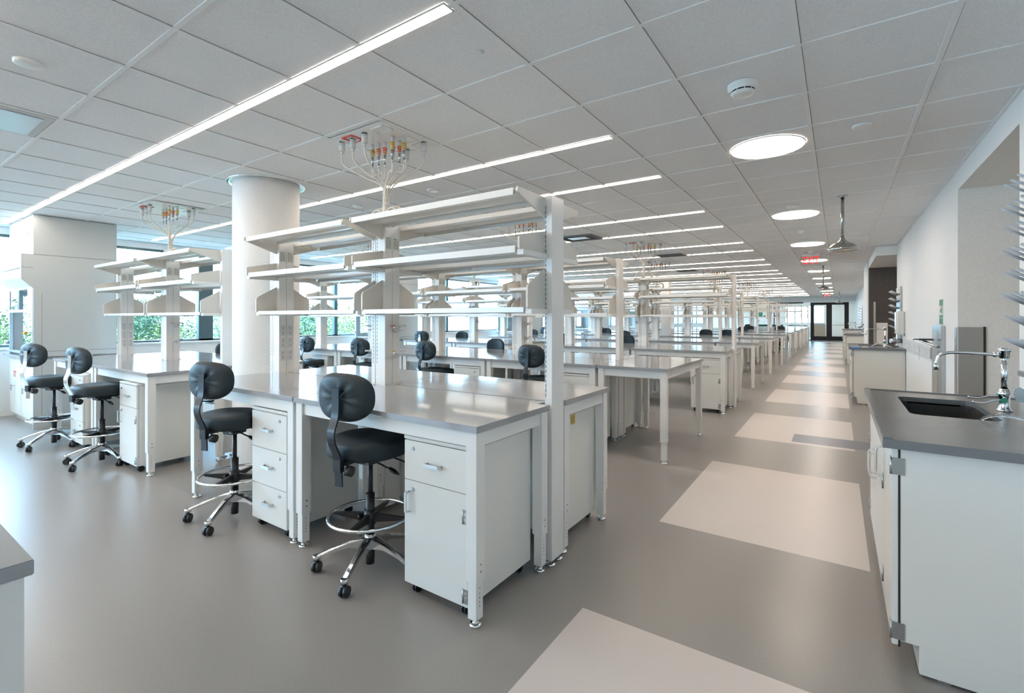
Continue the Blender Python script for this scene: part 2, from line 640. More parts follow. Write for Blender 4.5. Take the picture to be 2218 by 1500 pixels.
# ------------------------------------------------------------------ lab table
def table_proto(W=1.505, D=.775, notch=True, name='lab_table'):
    t = thing(name, 'x', 'table')
    q = MB()
    hw, hd = W / 2 - .0015, D / 2
    if notch:
        q.prism([(-hw, -hd), (hw, -hd), (hw, hd - .09), (hw - .08, hd - .09), (hw - .08, hd - .002), (-hw + .08, hd - .002), (-hw + .08, hd - .09), (-hw, hd - .09)], 'z', .928, .960, 'top')
    else:
        q.box(-hw, hw, -hd, hd, .928, .960, 'top')
    q.build('tabletop', t, bev=.002)
    q = MB()
    ix, iy = hw - .045, hd - .045
    iy2 = hd - (.13 if notch else .045)
    for y in (-iy, iy2):
        q.box(-ix + .03, ix - .03, y - .018, y + .018, .852, .927, 'frame')
    for x in (-ix, ix):
        q.box(x - .018, x + .018, -iy + .03, iy2 - .03, .852, .927, 'frame')
    q.build('apron', t, bev=.0015)
    for sx in (-1, 1):
        for y in (-iy, iy2):
            l = MB()
            x = sx * ix
            l.box(x - .0325, x + .0325, y - .0325, y + .0325, .217, .927, 'frame')
            l.box(x - .026, x + .026, y - .026, y + .026, .036, .225, 'frame')
            for z in (.16, .14, .12, .10, .185):
                l.cyl((x - .0267, y, z), (x + .0267, y, z), .003, 'dark', n=8)
            for z in (.30, .265):
                l.cyl((x - .0345, y, z), (x + .0345, y, z), .005, 'steel', n=8)
            lo = l.build('leg', t, bev=.0015)
            f = MB()
            f.cyl((x, y, .018), (x, y, .04), .008, 'chrome', n=10)
            f.cyl((x, y, .012), (x, y, .022), .015, 'chrome', n=12)
            f.lathe([(0, 0), (.029, 0), (.031, .006), (.026, .013), (0, .014)], (x, y, 0), 'chrome', 20)
            f.build('levelling_foot', lo)
    return t


tab = table_proto()
tabs = table_proto(.765, 1.545, False)
used = {}


def put(proto, loc, rz, label, group=None):
    if proto.name not in used:
        used[proto.name] = 1
        proto.location = loc
        proto.rotation_euler.z = rz
        proto['label'] = label
        if group:
            proto['group'] = group
        return proto
    return dup(proto, loc, rz, label, group)


# ------------------------------------------------------------------ mobile pedestals
def handle(q, x0, x1, y, z, vertical=False, m='alu', out=.03):
    """flat bow handle on the face at y (facing -y)"""
    if not vertical:
        q.prism([(x0, y), (x0 + .004, y - out), (x1 - .004, y - out), (x1, y), (x1 - .008, y), (x1 - .011, y - out + .006), (x0 + .011, y - out + .006), (x0 + .008, y)], 'z', z - .008, z + .008, m)
    else:
        q.prism([(y, x0), (y - out, x0 + .004), (y - out, x1 - .004), (y, x1), (y, x1 - .008), (y - out + .006, x1 - .011), (y - out + .006, x0 + .011), (y, x0 + .008)], 'x', z - .008, z + .008, m)


def lock(par, x, y, z):
    q = MB()
    q.cyl((x, y, z), (x, y - .006, z), .0095, 'steel', n=16)
    q.box(x - .0012, x + .0012, y - .0068, y - .0058, z - .005, z + .004, 'dark')
    q.build('lock', par)


def casters(t, xs, ys, rad=.027):
    for x in xs:
        for y in ys:
            q = MB()
            q.cyl((x - .013, y, rad), (x - .004, y, rad), rad, 'plastic', n=20)
            q.cyl((x + .004, y, rad), (x + .013, y, rad), rad, 'plastic', n=20)
            q.box(x - .004, x + .004, y - .012, y + .012, rad - .004, .068, 'plastic')
            q.build('caster', t)


def pedestal_proto(three, label):
    t = thing('mobile_pedestal', label, 'cabinet')
    W, D = .44, .57
    z0, z1 = .062, .843
    q = MB()
    q.box(-W / 2, W / 2, -D / 2 + .02, D / 2, z0, z1 - .02, 'cab')
    q.box(-W / 2 - .002, W / 2 + .002, -D / 2, D / 2, z1 - .018, z1, 'cab')
    q.build('body', t, bev=.002)
    f = -D / 2
    fx = W / 2 - .002
    zs = [z1 - .024, .617, .0] if not three else None

    def drawer(a, b, lx):
        q = MB()
        q.box(-fx, fx, f, f + .018, a, b, 'cab')
        o = q.build('drawer', t, bev=.002)
        h = MB()
        zc = (a + b) / 2 + (.01 if three else 0)
        handle(h, -.052, .052, f, zc)
        h.build('handle', o, bev=.001)
        lock(o, lx, f, b - .04)
    if three:
        H = (z1 - .024 - z0) / 3
        for i in range(3):
            drawer(z0 + i * H + .002, z0 + (i + 1) * H - .002, .135)
    else:
        drawer(.612, z1 - .024, -.155)
        q = MB()
        q.box(-fx, fx, f, f + .018, z0, .608, 'cab')
        o = q.build('door', t, bev=.002)
        h = MB()
        handle(h, .44, .555, f, -fx + .035, vertical=True)
        h.build('handle', o, bev=.001)
        lock(o, -.155, f, .565)
        for z in (.50, .115):
            h = MB()
            h.box(fx - .03, fx + .004, f - .0025, f, z - .035, z + .035, 'steel')
            h.cyl((fx - .028, f - .003, z - .035), (fx - .028, f - .003, z + .035), .004, 'steel', n=10)
            h.box(fx - .02, fx - .004, f - .004, f - .002, z - .02, z - .004, 'alu')
            h.box(fx - .02, fx - .004, f - .004, f - .002, z + .004, z + .02, 'alu')
            h.build('hinge', o)
    casters(t, (-.17, .17), (-D / 2 + .05, D / 2 - .05))
    return t


pedA = pedestal_proto(False, 'x')
pedB = pedestal_proto(True, 'x')


# ------------------------------------------------------------------ stool
def pad(q, rx, rz, th, n=56, rings=12, pinch=False, sq=2.6, top_sq=None):
    """cushion in the xz-plane, front at -y... returns verts around y=0; local: front surface +y, back surface -y"""
    def outline(a):
        c, s = math.cos(a), math.sin(a)
        e = sq
        r = (abs(c) ** e + abs(s) ** e) ** (-1 / e)
        return r * c * rx, r * s * rz
    vs = []
    fs = []
    for side in (1, -1):
        base = len(vs)
        for i in range(rings + 1):
            r = i / rings
            for k in range(n):
                a = 2 * PI * k / n
                ox, oz = outline(a)
                prof = (1 - r ** 7) ** .5 if r < 1 else 0
                y = side * th * prof
                if side > 0:
                    y *= .9
                if side < 0 and pinch:
                    fold = math.sin(a * 7 + .6) * .5 + math.sin(a * 11 + 2) * .35
                    d = math.exp(-((r - .42) / .28) ** 2)
                    y += d * fold * .0045 + .010 * math.exp(-(r / .34) ** 2)
                vs.append((ox * r, y, oz * r))
        for i in range(rings):
            for k in range(n):
                a, b = base + i * n + k, base + i * n + (k + 1) % n
                fs.append((a, b, b + n, a + n))
    q.add(vs, fs, 'vinyl', True)


def sweep_yz(q, pts, w, th, m):
    """flat bar whose centreline runs in the yz-plane, width along x"""
    pts = [Vector((0, p[0], p[1])) for p in pts]
    vs = []
    for i, p in enumerate(pts):
        d = (pts[min(i + 1, len(pts) - 1)] - pts[max(i - 1, 0)]).normalized()
        nrm = Vector((0, -d.z, d.y))
        for sx, sn in ((-1, -1), (1, -1), (1, 1), (-1, 1)):
            v = p + nrm * (th / 2 * sn)
            vs.append((sx * w / 2, v.y, v.z))
    fs = [(0, 1, 2, 3), tuple(4 * (len(pts) - 1) + i for i in (3, 2, 1, 0))]
    for i in range(len(pts) - 1):
        for k in range(4):
            a, b = 4 * i + k, 4 * i + (k + 1) % 4
            fs.append((a, b, b + 4, a + 4))
    q.add(vs, fs, m)


def smooth_path(pts, n=6):
    out = []
    P_ = [Vector(p) for p in pts]
    for i in range(len(P_) - 1):
        p0, p1, p2, p3 = P_[max(i - 1, 0)], P_[i], P_[i + 1], P_[min(i + 2, len(P_) - 1)]
        for k in range(n):
            t = k / n
            out.append(.5 * ((2 * p1) + (p2 - p0) * t + (2 * p0 - 5 * p1 + 4 * p2 - p3) * t * t + (3 * p1 - p0 - 3 * p2 + p3) * t ** 3))
    out.append(P_[-1])
    return out


def stool_proto(dz, barmat):
    """faces +y; dz raises or lowers the seat"""
    t = thing('drafting_stool', 'x', 'stool')
    zs = .79 + dz
    # seat
    q = MB()
    n, R = 56, 12
    vs, fs = [], []

    def out(a):
        c, s = math.cos(a), math.sin(a)
        e = 2.9
        r = (abs(c) ** e + abs(s) ** e) ** (-1 / e)
        x, y = r * c * .225, r * s * .225
        x *= 1 - .10 * (y < 0) * (abs(y) / .225)
        return x, y
    prof = [(0, 0), (.3, -.001), (.6, -.002), (.8, -.006), (.93, -.010), (.985, -.022), (1.0, -.038), (1.0, -.088), (.975, -.102), (.93, -.110), (.5, -.112), (0, -.112)]
    for (r, z) in prof:
        for k in range(n):
            a = 2 * PI * k / n
            x, y = out(a)
            zz = z
            if z > -.03:
                zz += -.012 * math.exp(-((x * r) ** 2 + (y * r + .04) ** 2) / .012) - (.016 * max(0, y * r / .225) ** 2)
            vs.append((x * r, y * r, zs + zz))
    for i in range(len(prof) - 1):
        for k in range(n):
            a, b = i * n + k, i * n + (k + 1) % n
            fs.append((a, b, b + n, a + n))
    q.add(vs, fs, 'vinyl', True)
    q.build('seat', t)
    # back rest
    q = MB()
    pad(q, .200, .132, .030, pinch=True, sq=2.75)
    vs = []
    for x, y, z in q.v:
        if z < 0:
            x *= 1 - .10 * (-z / .125) ** 2
        y2 = y + (x / .19) ** 2 * .035           # wraps round the sitter
        vs.append((x, y2 - .225, z + 1.035 + dz))
    q.v = vs
    q.build('backrest', t)
    q = MB()
    path = [(p.x, p.y) for p in smooth_path([Vector((-.245, .555 + dz, 0)), Vector((-.248, .64 + dz, 0)), Vector((-.258, .72 + dz, 0)), Vector((-.295, .80 + dz, 0)), Vector((-.300, .86 + dz, 0)), Vector((-.275, .93 + dz, 0)), Vector((-.268, 1.00 + dz, 0)), Vector((-.268, 1.085 + dz, 0))], 5)]
    sweep_yz(q, path, .054, .010, barmat)
    o = q.build('back_bar', t, bev=.002)
    q = MB()
    q.box(-.028, .028, -.262, -.232, .635 + dz, .705 + dz, 'plastic')
    q.box(-.02, .045, -.235, -.06, .668 + dz, .688 + dz, 'plastic')
    q.cyl((.035, -.225, .64 + dz), (.07, -.215, .635 + dz), .028, 'plastic', n=12)
    q.build('bar_clamp', o, bev=.003)
    # mechanism
    q = MB()
    q.box(-.08, .08, -.10, .12, .648 + dz, .680 + dz, 'plastic')
    q.box(-.05, .05, -.06, .06, .620 + dz, .655 + dz, 'plastic')
    for x, y in ((-.06, -.09), (.06, -.09), (.06, .1)):
        q.cyl((x, y, .64 + dz), (x, y, .652 + dz), .007, 'steel', n=10)
    q.build('tilt_mechanism', t, bev=.004)
    for yy, ex in ((-.04, .215), (.09, .245)):
        q = MB()
        q.tube([(.05, yy, .645 + dz), (.11, yy, .635 + dz), (ex - .05, yy + .005, .615 + dz)], .0055, 'plastic', 8)
        q.lathe([(0, -.010), (.012, -.008), (.018, 0), (.012, .008), (0, .010)], (0, 0, 0), 'plastic', 16)
        b = len(q.v) - 5 * 16
        for i in range(b, len(q.v)):
            x, y, z = q.v[i]
            q.v[i] = (ex - .018 + x * 2.3, yy + .006 + y * 1.1, .605 + dz + z - x * .9)
        q.build('lever', t)
    # column, foot ring
    q = MB()
    q.cyl((0, 0, .36), (0, 0, .655 + dz), .0145, 'plastic', n=20)
    q.cyl((0, 0, .205), (0, 0, .44), .0255, 'plastic', n=24)
    q.cyl((0, 0, .03), (0, 0, .13), .025, 'plastic', n=24)
    q.build('gas_column', t)
    q = MB()
    ring = [(.235 * math.cos(2 * PI * i / 48), .235 * math.sin(2 * PI * i / 48), .315) for i in range(48)]
    q.tube(ring, .0095, 'chrome', 12, True)
    fr = q.build('foot_ring', t)
    q = MB()
    q.cyl((0, 0, .265), (0, 0, .345), .034, 'plastic', n=24)
    for i in range(4):
        a = 2 * PI * i / 4 + .25
        c, s = math.cos(a), math.sin(a)
        px, py = -s * .011, c * .011
        q.add([(c * .03 + px, s * .03 + py, .275), (c * .03 - px, s * .03 - py, .275), (c * .226 - px, s * .226 - py, .300), (c * .226 + px, s * .226 + py, .300),
               (c * .03 + px, s * .03 + py, .325), (c * .03 - px, s * .03 - py, .325), (c * .226 - px, s * .226 - py, .312), (c * .226 + px, s * .226 + py, .312)],
              [(0, 1, 2, 3), (7, 6, 5, 4), (0, 4, 5, 1), (1, 5, 6, 2), (2, 6, 7, 3), (3, 7, 4, 0)], 'plastic')
    q.cyl((-.045, -.03, .30), (-.058, -.04, .30), .018, 'plastic', n=14)
    q.build('ring_bracket', fr)
    # five star base
    q = MB()
    q.cyl((0, 0, .125), (0, 0, .205), .036, 'polish', .030, n=24)
    q.build('base_hub', t)
    for i in range(5):
        a = math.radians(72 * i - 2)
        c, s = math.cos(a), math.sin(a)

        def W_(r, off, z):
            return (c * r - s * off, s * r + c * off, z)
        q = MB()
        sec = [(.02, .030, .190, .125), (.12, .022, .168, .135), (.22, .018, .132, .108), (.295, .021, .100, .082)]
        vs = []
        for r, hw, zt_, zb_ in sec:
            vs += [W_(r, -hw, zb_), W_(r, hw, zb_), W_(r, hw, zt_ - .006), W_(r, hw * .5, zt_), W_(r, -hw * .5, zt_), W_(r, -hw, zt_ - .006)]
        fs = [(0, 1, 2, 3, 4, 5), tuple(18 + j for j in (5, 4, 3, 2, 1, 0))]
        for j in range(3):
            for k in range(6):
                fs.append((6 * j + k, 6 * j + (k + 1) % 6, 6 * j + 6 + (k + 1) % 6, 6 * j + 6 + k))
        q.add(vs, fs, 'polish')
        q.cyl(W_(.30, 0, .072), W_(.30, 0, .098), .021, 'polish', n=16)
        lo = q.build('base_leg', t, bev=.002)
        q = MB()
        ta = random.random() * 6.28
        cc, ss = math.cos(ta), math.sin(ta)
        ox, oy, _ = W_(.30, 0, 0)
        for sgn in (-1, 1):
            q.cyl((ox + cc * .004 * sgn, oy + ss * .004 * sgn, .030), (ox + cc * .023 * sgn, oy + ss * .023 * sgn, .030), .030, 'plastic', r1=.027, n=22)
        q.cyl((ox, oy, .045), (ox, oy, .080), .010, 'plastic', n=12)
        q.cyl((ox - cc * .02, oy - ss * .02, .047), (ox + cc * .02, oy + ss * .02, .047), .016, 'plastic', n=12)
        q.build('caster', lo)
    return t


st = stool_proto(0, 'barm')
stL = stool_proto(-.04, 'barm')
stC = stool_proto(0.02, 'chrome')  # chrome bar: the bright reflection is put into the material

# ------------------------------------------------------------------ shelving system
yN, yF = 2.46, 2.605


def bracket_mesh(kind):
    q = MB()
    if kind == 'top':      # below the shelf
        poly = [(2.46, 2.185), (2.17, 2.185), (2.165, 2.160), (2.18, 2.150), (2.46, 2.065)]
    elif kind == 'mid':
        poly = [(2.46, 1.845), (2.19, 1.845), (2.185, 1.855), (2.185, 1.912), (2.195, 1.92), (2.46, 1.98)]
    else:
        poly = [(2.46, 1.520), (2.275, 1.520), (2.27, 1.53), (2.27, 1.640), (2.28, 1.656), (2.46, 1.757)]
    q.prism([(y - 2.5325, z) for y, z in poly], 'x', -.007, .007, 'brk')
    if kind != 'top':
        y0, z0 = poly[1]
        q.box(-.022, .022, y0 - 2.5325 + .012, -.075, z0 - .028, z0 + .002, 'frame')
    return q.mesh('bracket', .0015)


BM = {k: bracket_mesh(k) for k in ('top', 'mid', 'low')}


def shelf_mesh(L, kind):
    q = MB()
    yf = {'top': 2.17, 'mid': 2.19, 'low': 2.275}[kind] - 2.5325
    yb = 2.452 - 2.5325
    h = .038 if kind != 'low' else .030
    x0, x1 = .012, L - .012
    zt_ = 0
    prof = [(yb, zt_), (yf, zt_), (yf, zt_ - h), (yf + .016, zt_ - h), (yf + .016, zt_ - h + .003), (yf + .004, zt_ - h + .003), (yf + .006, zt_ - .005)]
    n = 2
    step = (yb - yf - .03) / n
    y = yf + .02
    for i in range(n):
        prof += [(y, zt_ - .005), (y + step * .3, zt_ - .019), (y + step * .6, zt_ - .019), (y + step * .9, zt_ - .005)]
        y += step
    prof += [(yb - .003, zt_ - .005), (yb - .003, zt_ - h * .8), (yb, zt_ - h * .8)]
    q.prism(prof[::-1], 'x', x0, x1, 'shelf')
    return q.mesh('shelf', 0)


SM = {}


def add_child(name, mesh, par, loc=(0, 0, 0), rz=0):
    o = bpy.data.objects.new(name, mesh)
    COL.objects.link(o)
    o.parent = par
    o.location = loc
    o.rotation_euler.z = rz
    return o


def end_post_mesh():
    q = MB()
    q.box(-.024, .024, -.0725, .0725, .036, 2.19, 'frame')
    for sy in (-1, 1):
        z = 1.0
        while z < 2.13:
            q.box(-.020, -.015, sy * .0725 - .0006, sy * .0725 + .0006, z, z + .020, 'dark')
            z += .0285
    return q.mesh('upright', .0015)


def mid_post_mesh():
    q = MB()
    q.box(-.077, -.036, -.0725, .0725, .036, 2.18, 'frame')
    q.box(-.030, .077, -.0725, .0725, .036, 2.18, 'frame')
    q.box(-.036, -.030, -.06, .06, .036, 2.17, 'teegap')
    q.box(.0772, .0778, -.0015, .0015, .96, 2.06, 'teegap')
    for sy in (-1, 1):
        for x in (-.056, -.012):
            z = 1.12
            while z < 2.13:
                q.box(x - .003, x + .002, sy * .0725 - .0006, sy * .0725 + .0006, z, z + .020, 'dark')
                z += .0285
            for z in (.985, 1.02, 1.05):
                q.cyl((x, sy * .0722, z), (x, sy * .0735, z), .0045, 'steel', n=8)
    return q.mesh('service_column', .0015)


def turret_mesh():
    q = MB()
    for z in (1.375, 1.18):
        q.cyl((.077, 0.03, z), (.125, 0.02, z), .011, 'plug', n=12)
        q.cyl((.077, 0.03, z), (.083, 0.03, z), .021, 'plug', n=14)
        q.cyl((.10, .0, z + .0), (.128, .075, z + .002), .0085, 'plug', .004, n=10)
        q.cyl((.125, -.03, z + .022), (.125, .03, z + .022), .009, 'plug', n=10)
        q.cyl((.125, .03, z + .03), (.135, .085, z + .033), .0065, 'plug', n=10)
        q.box(.10, .115, -.035, -.005, z + .028, z + .036, 'red' if z > 1.3 else 'yellow')
    return q.mesh('gas_turret', 0)


def outlet_mesh():
    q = MB()
    for i in range(3):
        z = 1.12 + i * .115
        for y in (-.036, .036):
            q.box(.077, .0795, y - .024, y + .024, z - .05, z + .05, 'plug')
            for dz in (-.022, .022):
                q.box(.0795, .0805, y - .009, y - .005, z + dz, z + dz + .010, 'dark')
                q.box(.0795, .0805, y + .005, y + .009, z + dz, z + dz + .010, 'dark')
                q.box(.0795, .0805, y - .003, y + .003, z + dz - .010, z + dz - .004, 'dark')
    return q.mesh('power_outlet', .001)


def notice_mesh():
    q = MB()
    for y in (-.036, .036):
        q.box(.0772, .0782, y - .027, y + .027, 1.995 - (y > 0) * .0, 2.085, 'paper')
        q.box(.0783, .0785, y - .022, y + .002, 2.073, 2.079, 'ink')
        for i in range(8):
            for c in (0, 1):
                q.box(.0783, .0785, y - .022 + c * .024, y - .003 + c * .024 - (i * 7 % 4) * .002, 2.005 + i * .0075, 2.0075 + i * .0075, 'ink')
    return q.mesh('instruction_label', 0)


EP, MP, TU, OU, NO = end_post_mesh(), mid_post_mesh(), turret_mesh(), outlet_mesh(), notice_mesh()
fq = MB()
for sy in (-1, 1):
    fq.cyl((0, sy * .045, .018), (0, sy * .045, .04), .008, 'chrome', n=10)
    fq.lathe([(0, 0), (.027, 0), (.030, .006), (.025, .013), (0, .014)], (0, sy * .045, 0), 'chrome', 20)
FT = fq.mesh('levelling_feet')


def rack(row, posts, label, turrets=(), outlets=(), ends=()):
    """posts: x positions from right to left; local y=0 is the bench centreline"""
    y = 2.5325 + P * row
    t = thing('bench_shelving', label, 'shelving', (0, y, 0), 0, 'reagent shelving over the bench rows')
    for i, x in enumerate(posts):
        end = i in ends
        o = add_child('upright' if end else 'service_column', EP if end else MP, t, (x, 0, 0))
        add_child('levelling_feet', FT, o)
        if i in turrets:
            add_child('gas_turret', TU, o)
            add_child('gas_turret', TU, o, rz=PI)
        if i in outlets:
            add_child('power_outlet', OU, o)
        if not end and row < 4:
            add_child('instruction_label', NO, o)
        for k in BM:
            for rz in (0, PI):
                for dx in ((-.03,) if i == 0 and end else (-.045, .045) if 0 < i < len(posts) - 1 else ((-.03,) if i == 0 else (.03,))):
                    add_child('bracket', BM[k], t, (x + dx, 0, 0), rz)
    for a, b in zip(posts[:-1], posts[1:]):
        L = round(a - b - .09, 3)
        for k, z in (('top', 2.182), ('mid', 1.868), ('low', 1.530)):
            if (L, k) not in SM:
                SM[(L, k)] = shelf_mesh(L, k)
            add_child('shelf', SM[(L, k)], t, (b + .045, 0, z), 0)
            add_child('shelf', SM[(L, k)], t, (a - .045, 0, z), PI)
    return t


rack(0, [-1.415, -2.917, -4.37], 'white shelving rack on the nearest bench island, right of the round column', turrets=(1,), outlets=(2,), ends=(0,))
rack(0, [-5.40, -6.86, -8.36], 'white shelving rack on the bench left of the round column, beside the fume hood', turrets=(1,), outlets=(2,), ends=(0,))
rack(1, [-2.21, -3.67, -5.20, -6.72, -8.25], 'white shelving rack over the second bench row, stopping short of the aisle', turrets=(1, 3), ends=(0,))
rack(2, [-1.425, -2.955, -4.47], 'white shelving rack on the third bench row with its end post at the aisle', turrets=(1,), ends=(0,))
rack(2, [-5.42, -6.94, -8.45], 'white shelving rack on the window half of the third bench row', turrets=(1,), ends=(0,))
for r in (3, 4, 5, 6, 7):
    rack(r, [-2.22, -3.70, -5.21, -6.72, -8.25], f'white shelving rack over the {ORD[r]} bench row, stopping short of the aisle', turrets=(1,) if r < 5 else (), ends=(0,))
rack(8, [-2.05, -3.6, -5.1, -6.7, -8.25], 'white shelving rack over the ninth bench row', ends=(0,))
rack(9, [-1.62, -3.1, -4.6], 'white shelving rack over the tenth bench row', ends=(0,))
rack(10, [-1.46, -2.95, -4.5], 'white shelving rack over the farthest bench row before the glass doors', ends=(0,))

# ------------------------------------------------------------------ tables
N_, F_ = 1.75 + .3875, 3.315 - .3875
WD = ['', 'first', 'second', 'third', 'fourth', 'fifth', 'sixth']


def tables(row, spans):
    for i, (a, b) in enumerate(spans):
        cx = (a + b) / 2
        rn = f'{ORD[row]} bench row' if row >= 0 else 'bench row beside the camera'
        for s, y, rz in (('near', N_, 0), ('far', F_, PI)):
            put(tab, (cx, y + P * row, 0), rz, f'grey-topped white lab table, {WD[i+1]} from aisle, {s} side of {rn}', 'grey-topped lab tables')


tables(-1, [(-2.90, -1.395)])
tables(0, [(-2.895, -1.385), (-4.405, -2.895), (-6.77, -5.245), (-8.28, -6.77)])
tables(2, [(-2.93, -1.40), (-4.44, -2.93), (-6.93, -5.42), (-8.44, -6.93)])
for r in (1, 3, 4, 5, 6, 7):
    put(tabs, (-1.785, 2.5325 + P * r, 0), 0, f'square-on grey-topped white table closing the aisle end of the {ORD[r]} bench row', 'short end tables')
    tables(r, [(-3.68, -2.17), (-5.19, -3.68), (-6.70, -5.19), (-8.21, -6.70)])
tables(8, [(-2.93, -1.40), (-4.44, -2.93), (-5.95, -4.44), (-7.46, -5.95)])
tables(9, [(-2.93, -1.40), (-4.44, -2.93)])
tables(10, [(-2.93, -1.40), (-4.44, -2.93)])

# ------------------------------------------------------------------ pedestals
G1 = 'white mobile pedestals'
put(pedA, (-1.70, 2.08, 0), 0, 'white mobile pedestal with drawer and door at the near right corner of the nearest bench', G1)
put(pedB, (-3.225, 2.06, 0), 0, 'white three-drawer mobile pedestal between the two nearest stools', G1)
put(pedA, (-5.70, 2.03, 0), 0, 'white mobile pedestal with drawer and door at the corner of the left bench', G1)
put(pedB, (-7.12, 1.99, 0), 0, 'white three-drawer mobile pedestal between the two far left stools', G1)
p3 = put(pedA, (-1.70, 3.00, 0), PI, 'white mobile pedestal seen from its side with a yellow sticker, behind the shelf post', G1)
q = MB()
q.box(.2205, .2212, -.13, -.065, .755, .815, 'yellow')
for i in range(4):
    q.box(-0.0 + .2212, .2216, -.124, -.075 - (i % 2) * .01, .765 + i * .011, .769 + i * .011, 'ink')
o = q.build('warning_sticker', p3)
o.rotation_euler.z = PI
o['label'] = 'yellow warning sticker'
put(pedB, (-3.25, 3.0, 0), PI, 'white mobile pedestal on the far side of the nearest bench, under its middle', G1)
for x, r, s, L in ((-7.19, 1, 0, 'white mobile pedestal under the second bench row just right of the round column'),
                   (-4.0, 1, 0, 'white mobile pedestal under the second bench row between two stools'),
                   (-2.47, 1, 0, 'white mobile pedestal under the second bench row right of the shelf post'),
                   (-1.71, 2, 0, 'white mobile pedestal at the aisle corner of the third bench row'),
                   (-5.6, 2, 0, 'white mobile pedestal under the window half of the third bench row'),
                   (-3.3, 2, 0, 'white mobile pedestal under the middle of the third bench row')):
    put(pedA if x in (-1.71, -2.47) else pedB, (x, 2.06 + P * r, 0), 0, L, G1)
put(pedA, (-2.47, 3.0 + P, 0), PI, 'white mobile pedestal on the far side of the second bench row behind the end table', G1)
put(pedA, (-1.70, 3.0 + 2 * P, 0), PI, 'white mobile pedestal on the far side of the third bench row at the aisle', G1)
for r in range(3, 9):
    for j, x in enumerate((-2.47, -4.0)):
        put(pedB if j else pedA, (x, 2.06 + P * r, 0), 0, f'white mobile pedestal, {WD[j+1]} from aisle, under the near side of the {ORD[r]} bench row', G1)
        put(pedA if j else pedB, (x, 3.0 + P * r, 0), PI, f'white mobile pedestal, {WD[j+1]} from aisle, under the far side of the {ORD[r]} bench row', G1)
for r in (8, 9, 10):
    for s, y, rz in (('near', 2.06, 0), ('far', 3.0, PI)):
        put(pedA, (-1.70, y + P * r, 0), rz, f'white mobile pedestal at the aisle end of the {ORD[r]} bench row, {s} side', G1)

# ------------------------------------------------------------------ stools
G2 = 'black drafting stools'
put(st, (-2.275, 1.86, 0), math.radians(9), 'black drafting stool with chrome foot ring, nearest to the camera in front', G2)
put(st, (-3.68, 1.77, 0), math.radians(17), 'black drafting stool left of the three-drawer pedestal at the nearest bench', G2)
put(stC, (-6.19, 1.68, 0), math.radians(13), 'black stool with reflection-bright back bar by the corner pedestal of the left bench', G2)
put(stC, (-7.50, 1.60, 0), math.radians(20), 'black stool with reflection-bright back bar beside the fume hood', G2)
for x, y, rz, L in ((-7.28, 4.85, 0, 'black stool half hidden by the round column at the second bench row'),
                    (-5.95, 4.85, 5, 'black stool seen from behind just right of the round column'),
                    (-4.56, 4.85, -4, 'black stool seen from behind, right of the tap column of the nearest bench'),
                    (-2.88, 4.85, -8, 'black stool seen from behind, left of the nearest shelf end post')):
    put(st if x != -5.95 else st, (x, y, 0), math.radians(rz), L, G2)
for x, k, L in ((-4.77, 1, 'black stool facing the camera across the second bench row'),
                (-8.05, 2, 'stool facing the camera across the window end of the third bench row'),
                (-7.78, 3, 'stool facing the camera across the window end of the fourth bench row'),
                (-4.86, 3, 'stool facing the camera across the middle of the fourth bench row'),
                (-3.65, 2, 'black stool just right of the first aisle-side shelf post, third bench row'),
                (-5.04, 2, 'stool facing the camera across the middle of the third bench row'),
                (-8.3, 5, 'stool across the window end of the sixth bench row'),
                (-6.67, 4, 'stool across the window end of the fifth bench row'),
                (-3.40, 4, 'stool third from the aisle across the fifth bench row'),
                (-2.90, 4, 'stool second from the aisle across the fifth bench row'),
                (-3.28, 6, 'stool across the seventh bench row'),
                (-3.45, 7, 'stool second from the aisle across the eighth bench row'),
                (-2.16, 7, 'stool at the aisle end across the eighth bench row'),
                (-4.36, 9, 'stool across the tenth bench row')):
    if k in (4,) and x == -2.90:
        x = -2.80
    put(stL, (x, 3.24 + P * k, 0), PI + math.radians(random.uniform(-12, 12)), L, G2)
put(stL, (-7.2, 3.25, 0), PI + .5, 'black stool whose backrest just shows beyond the left bench', G2)
for x, k, L in ((-7.75, 2, 'stool seen from behind at the window end of the third bench row'), (-8.1, 4, 'stool seen from behind at the window end of the fifth bench row')):
    put(stC, (x, 1.83 + P * k, 0), .15, L, G2)


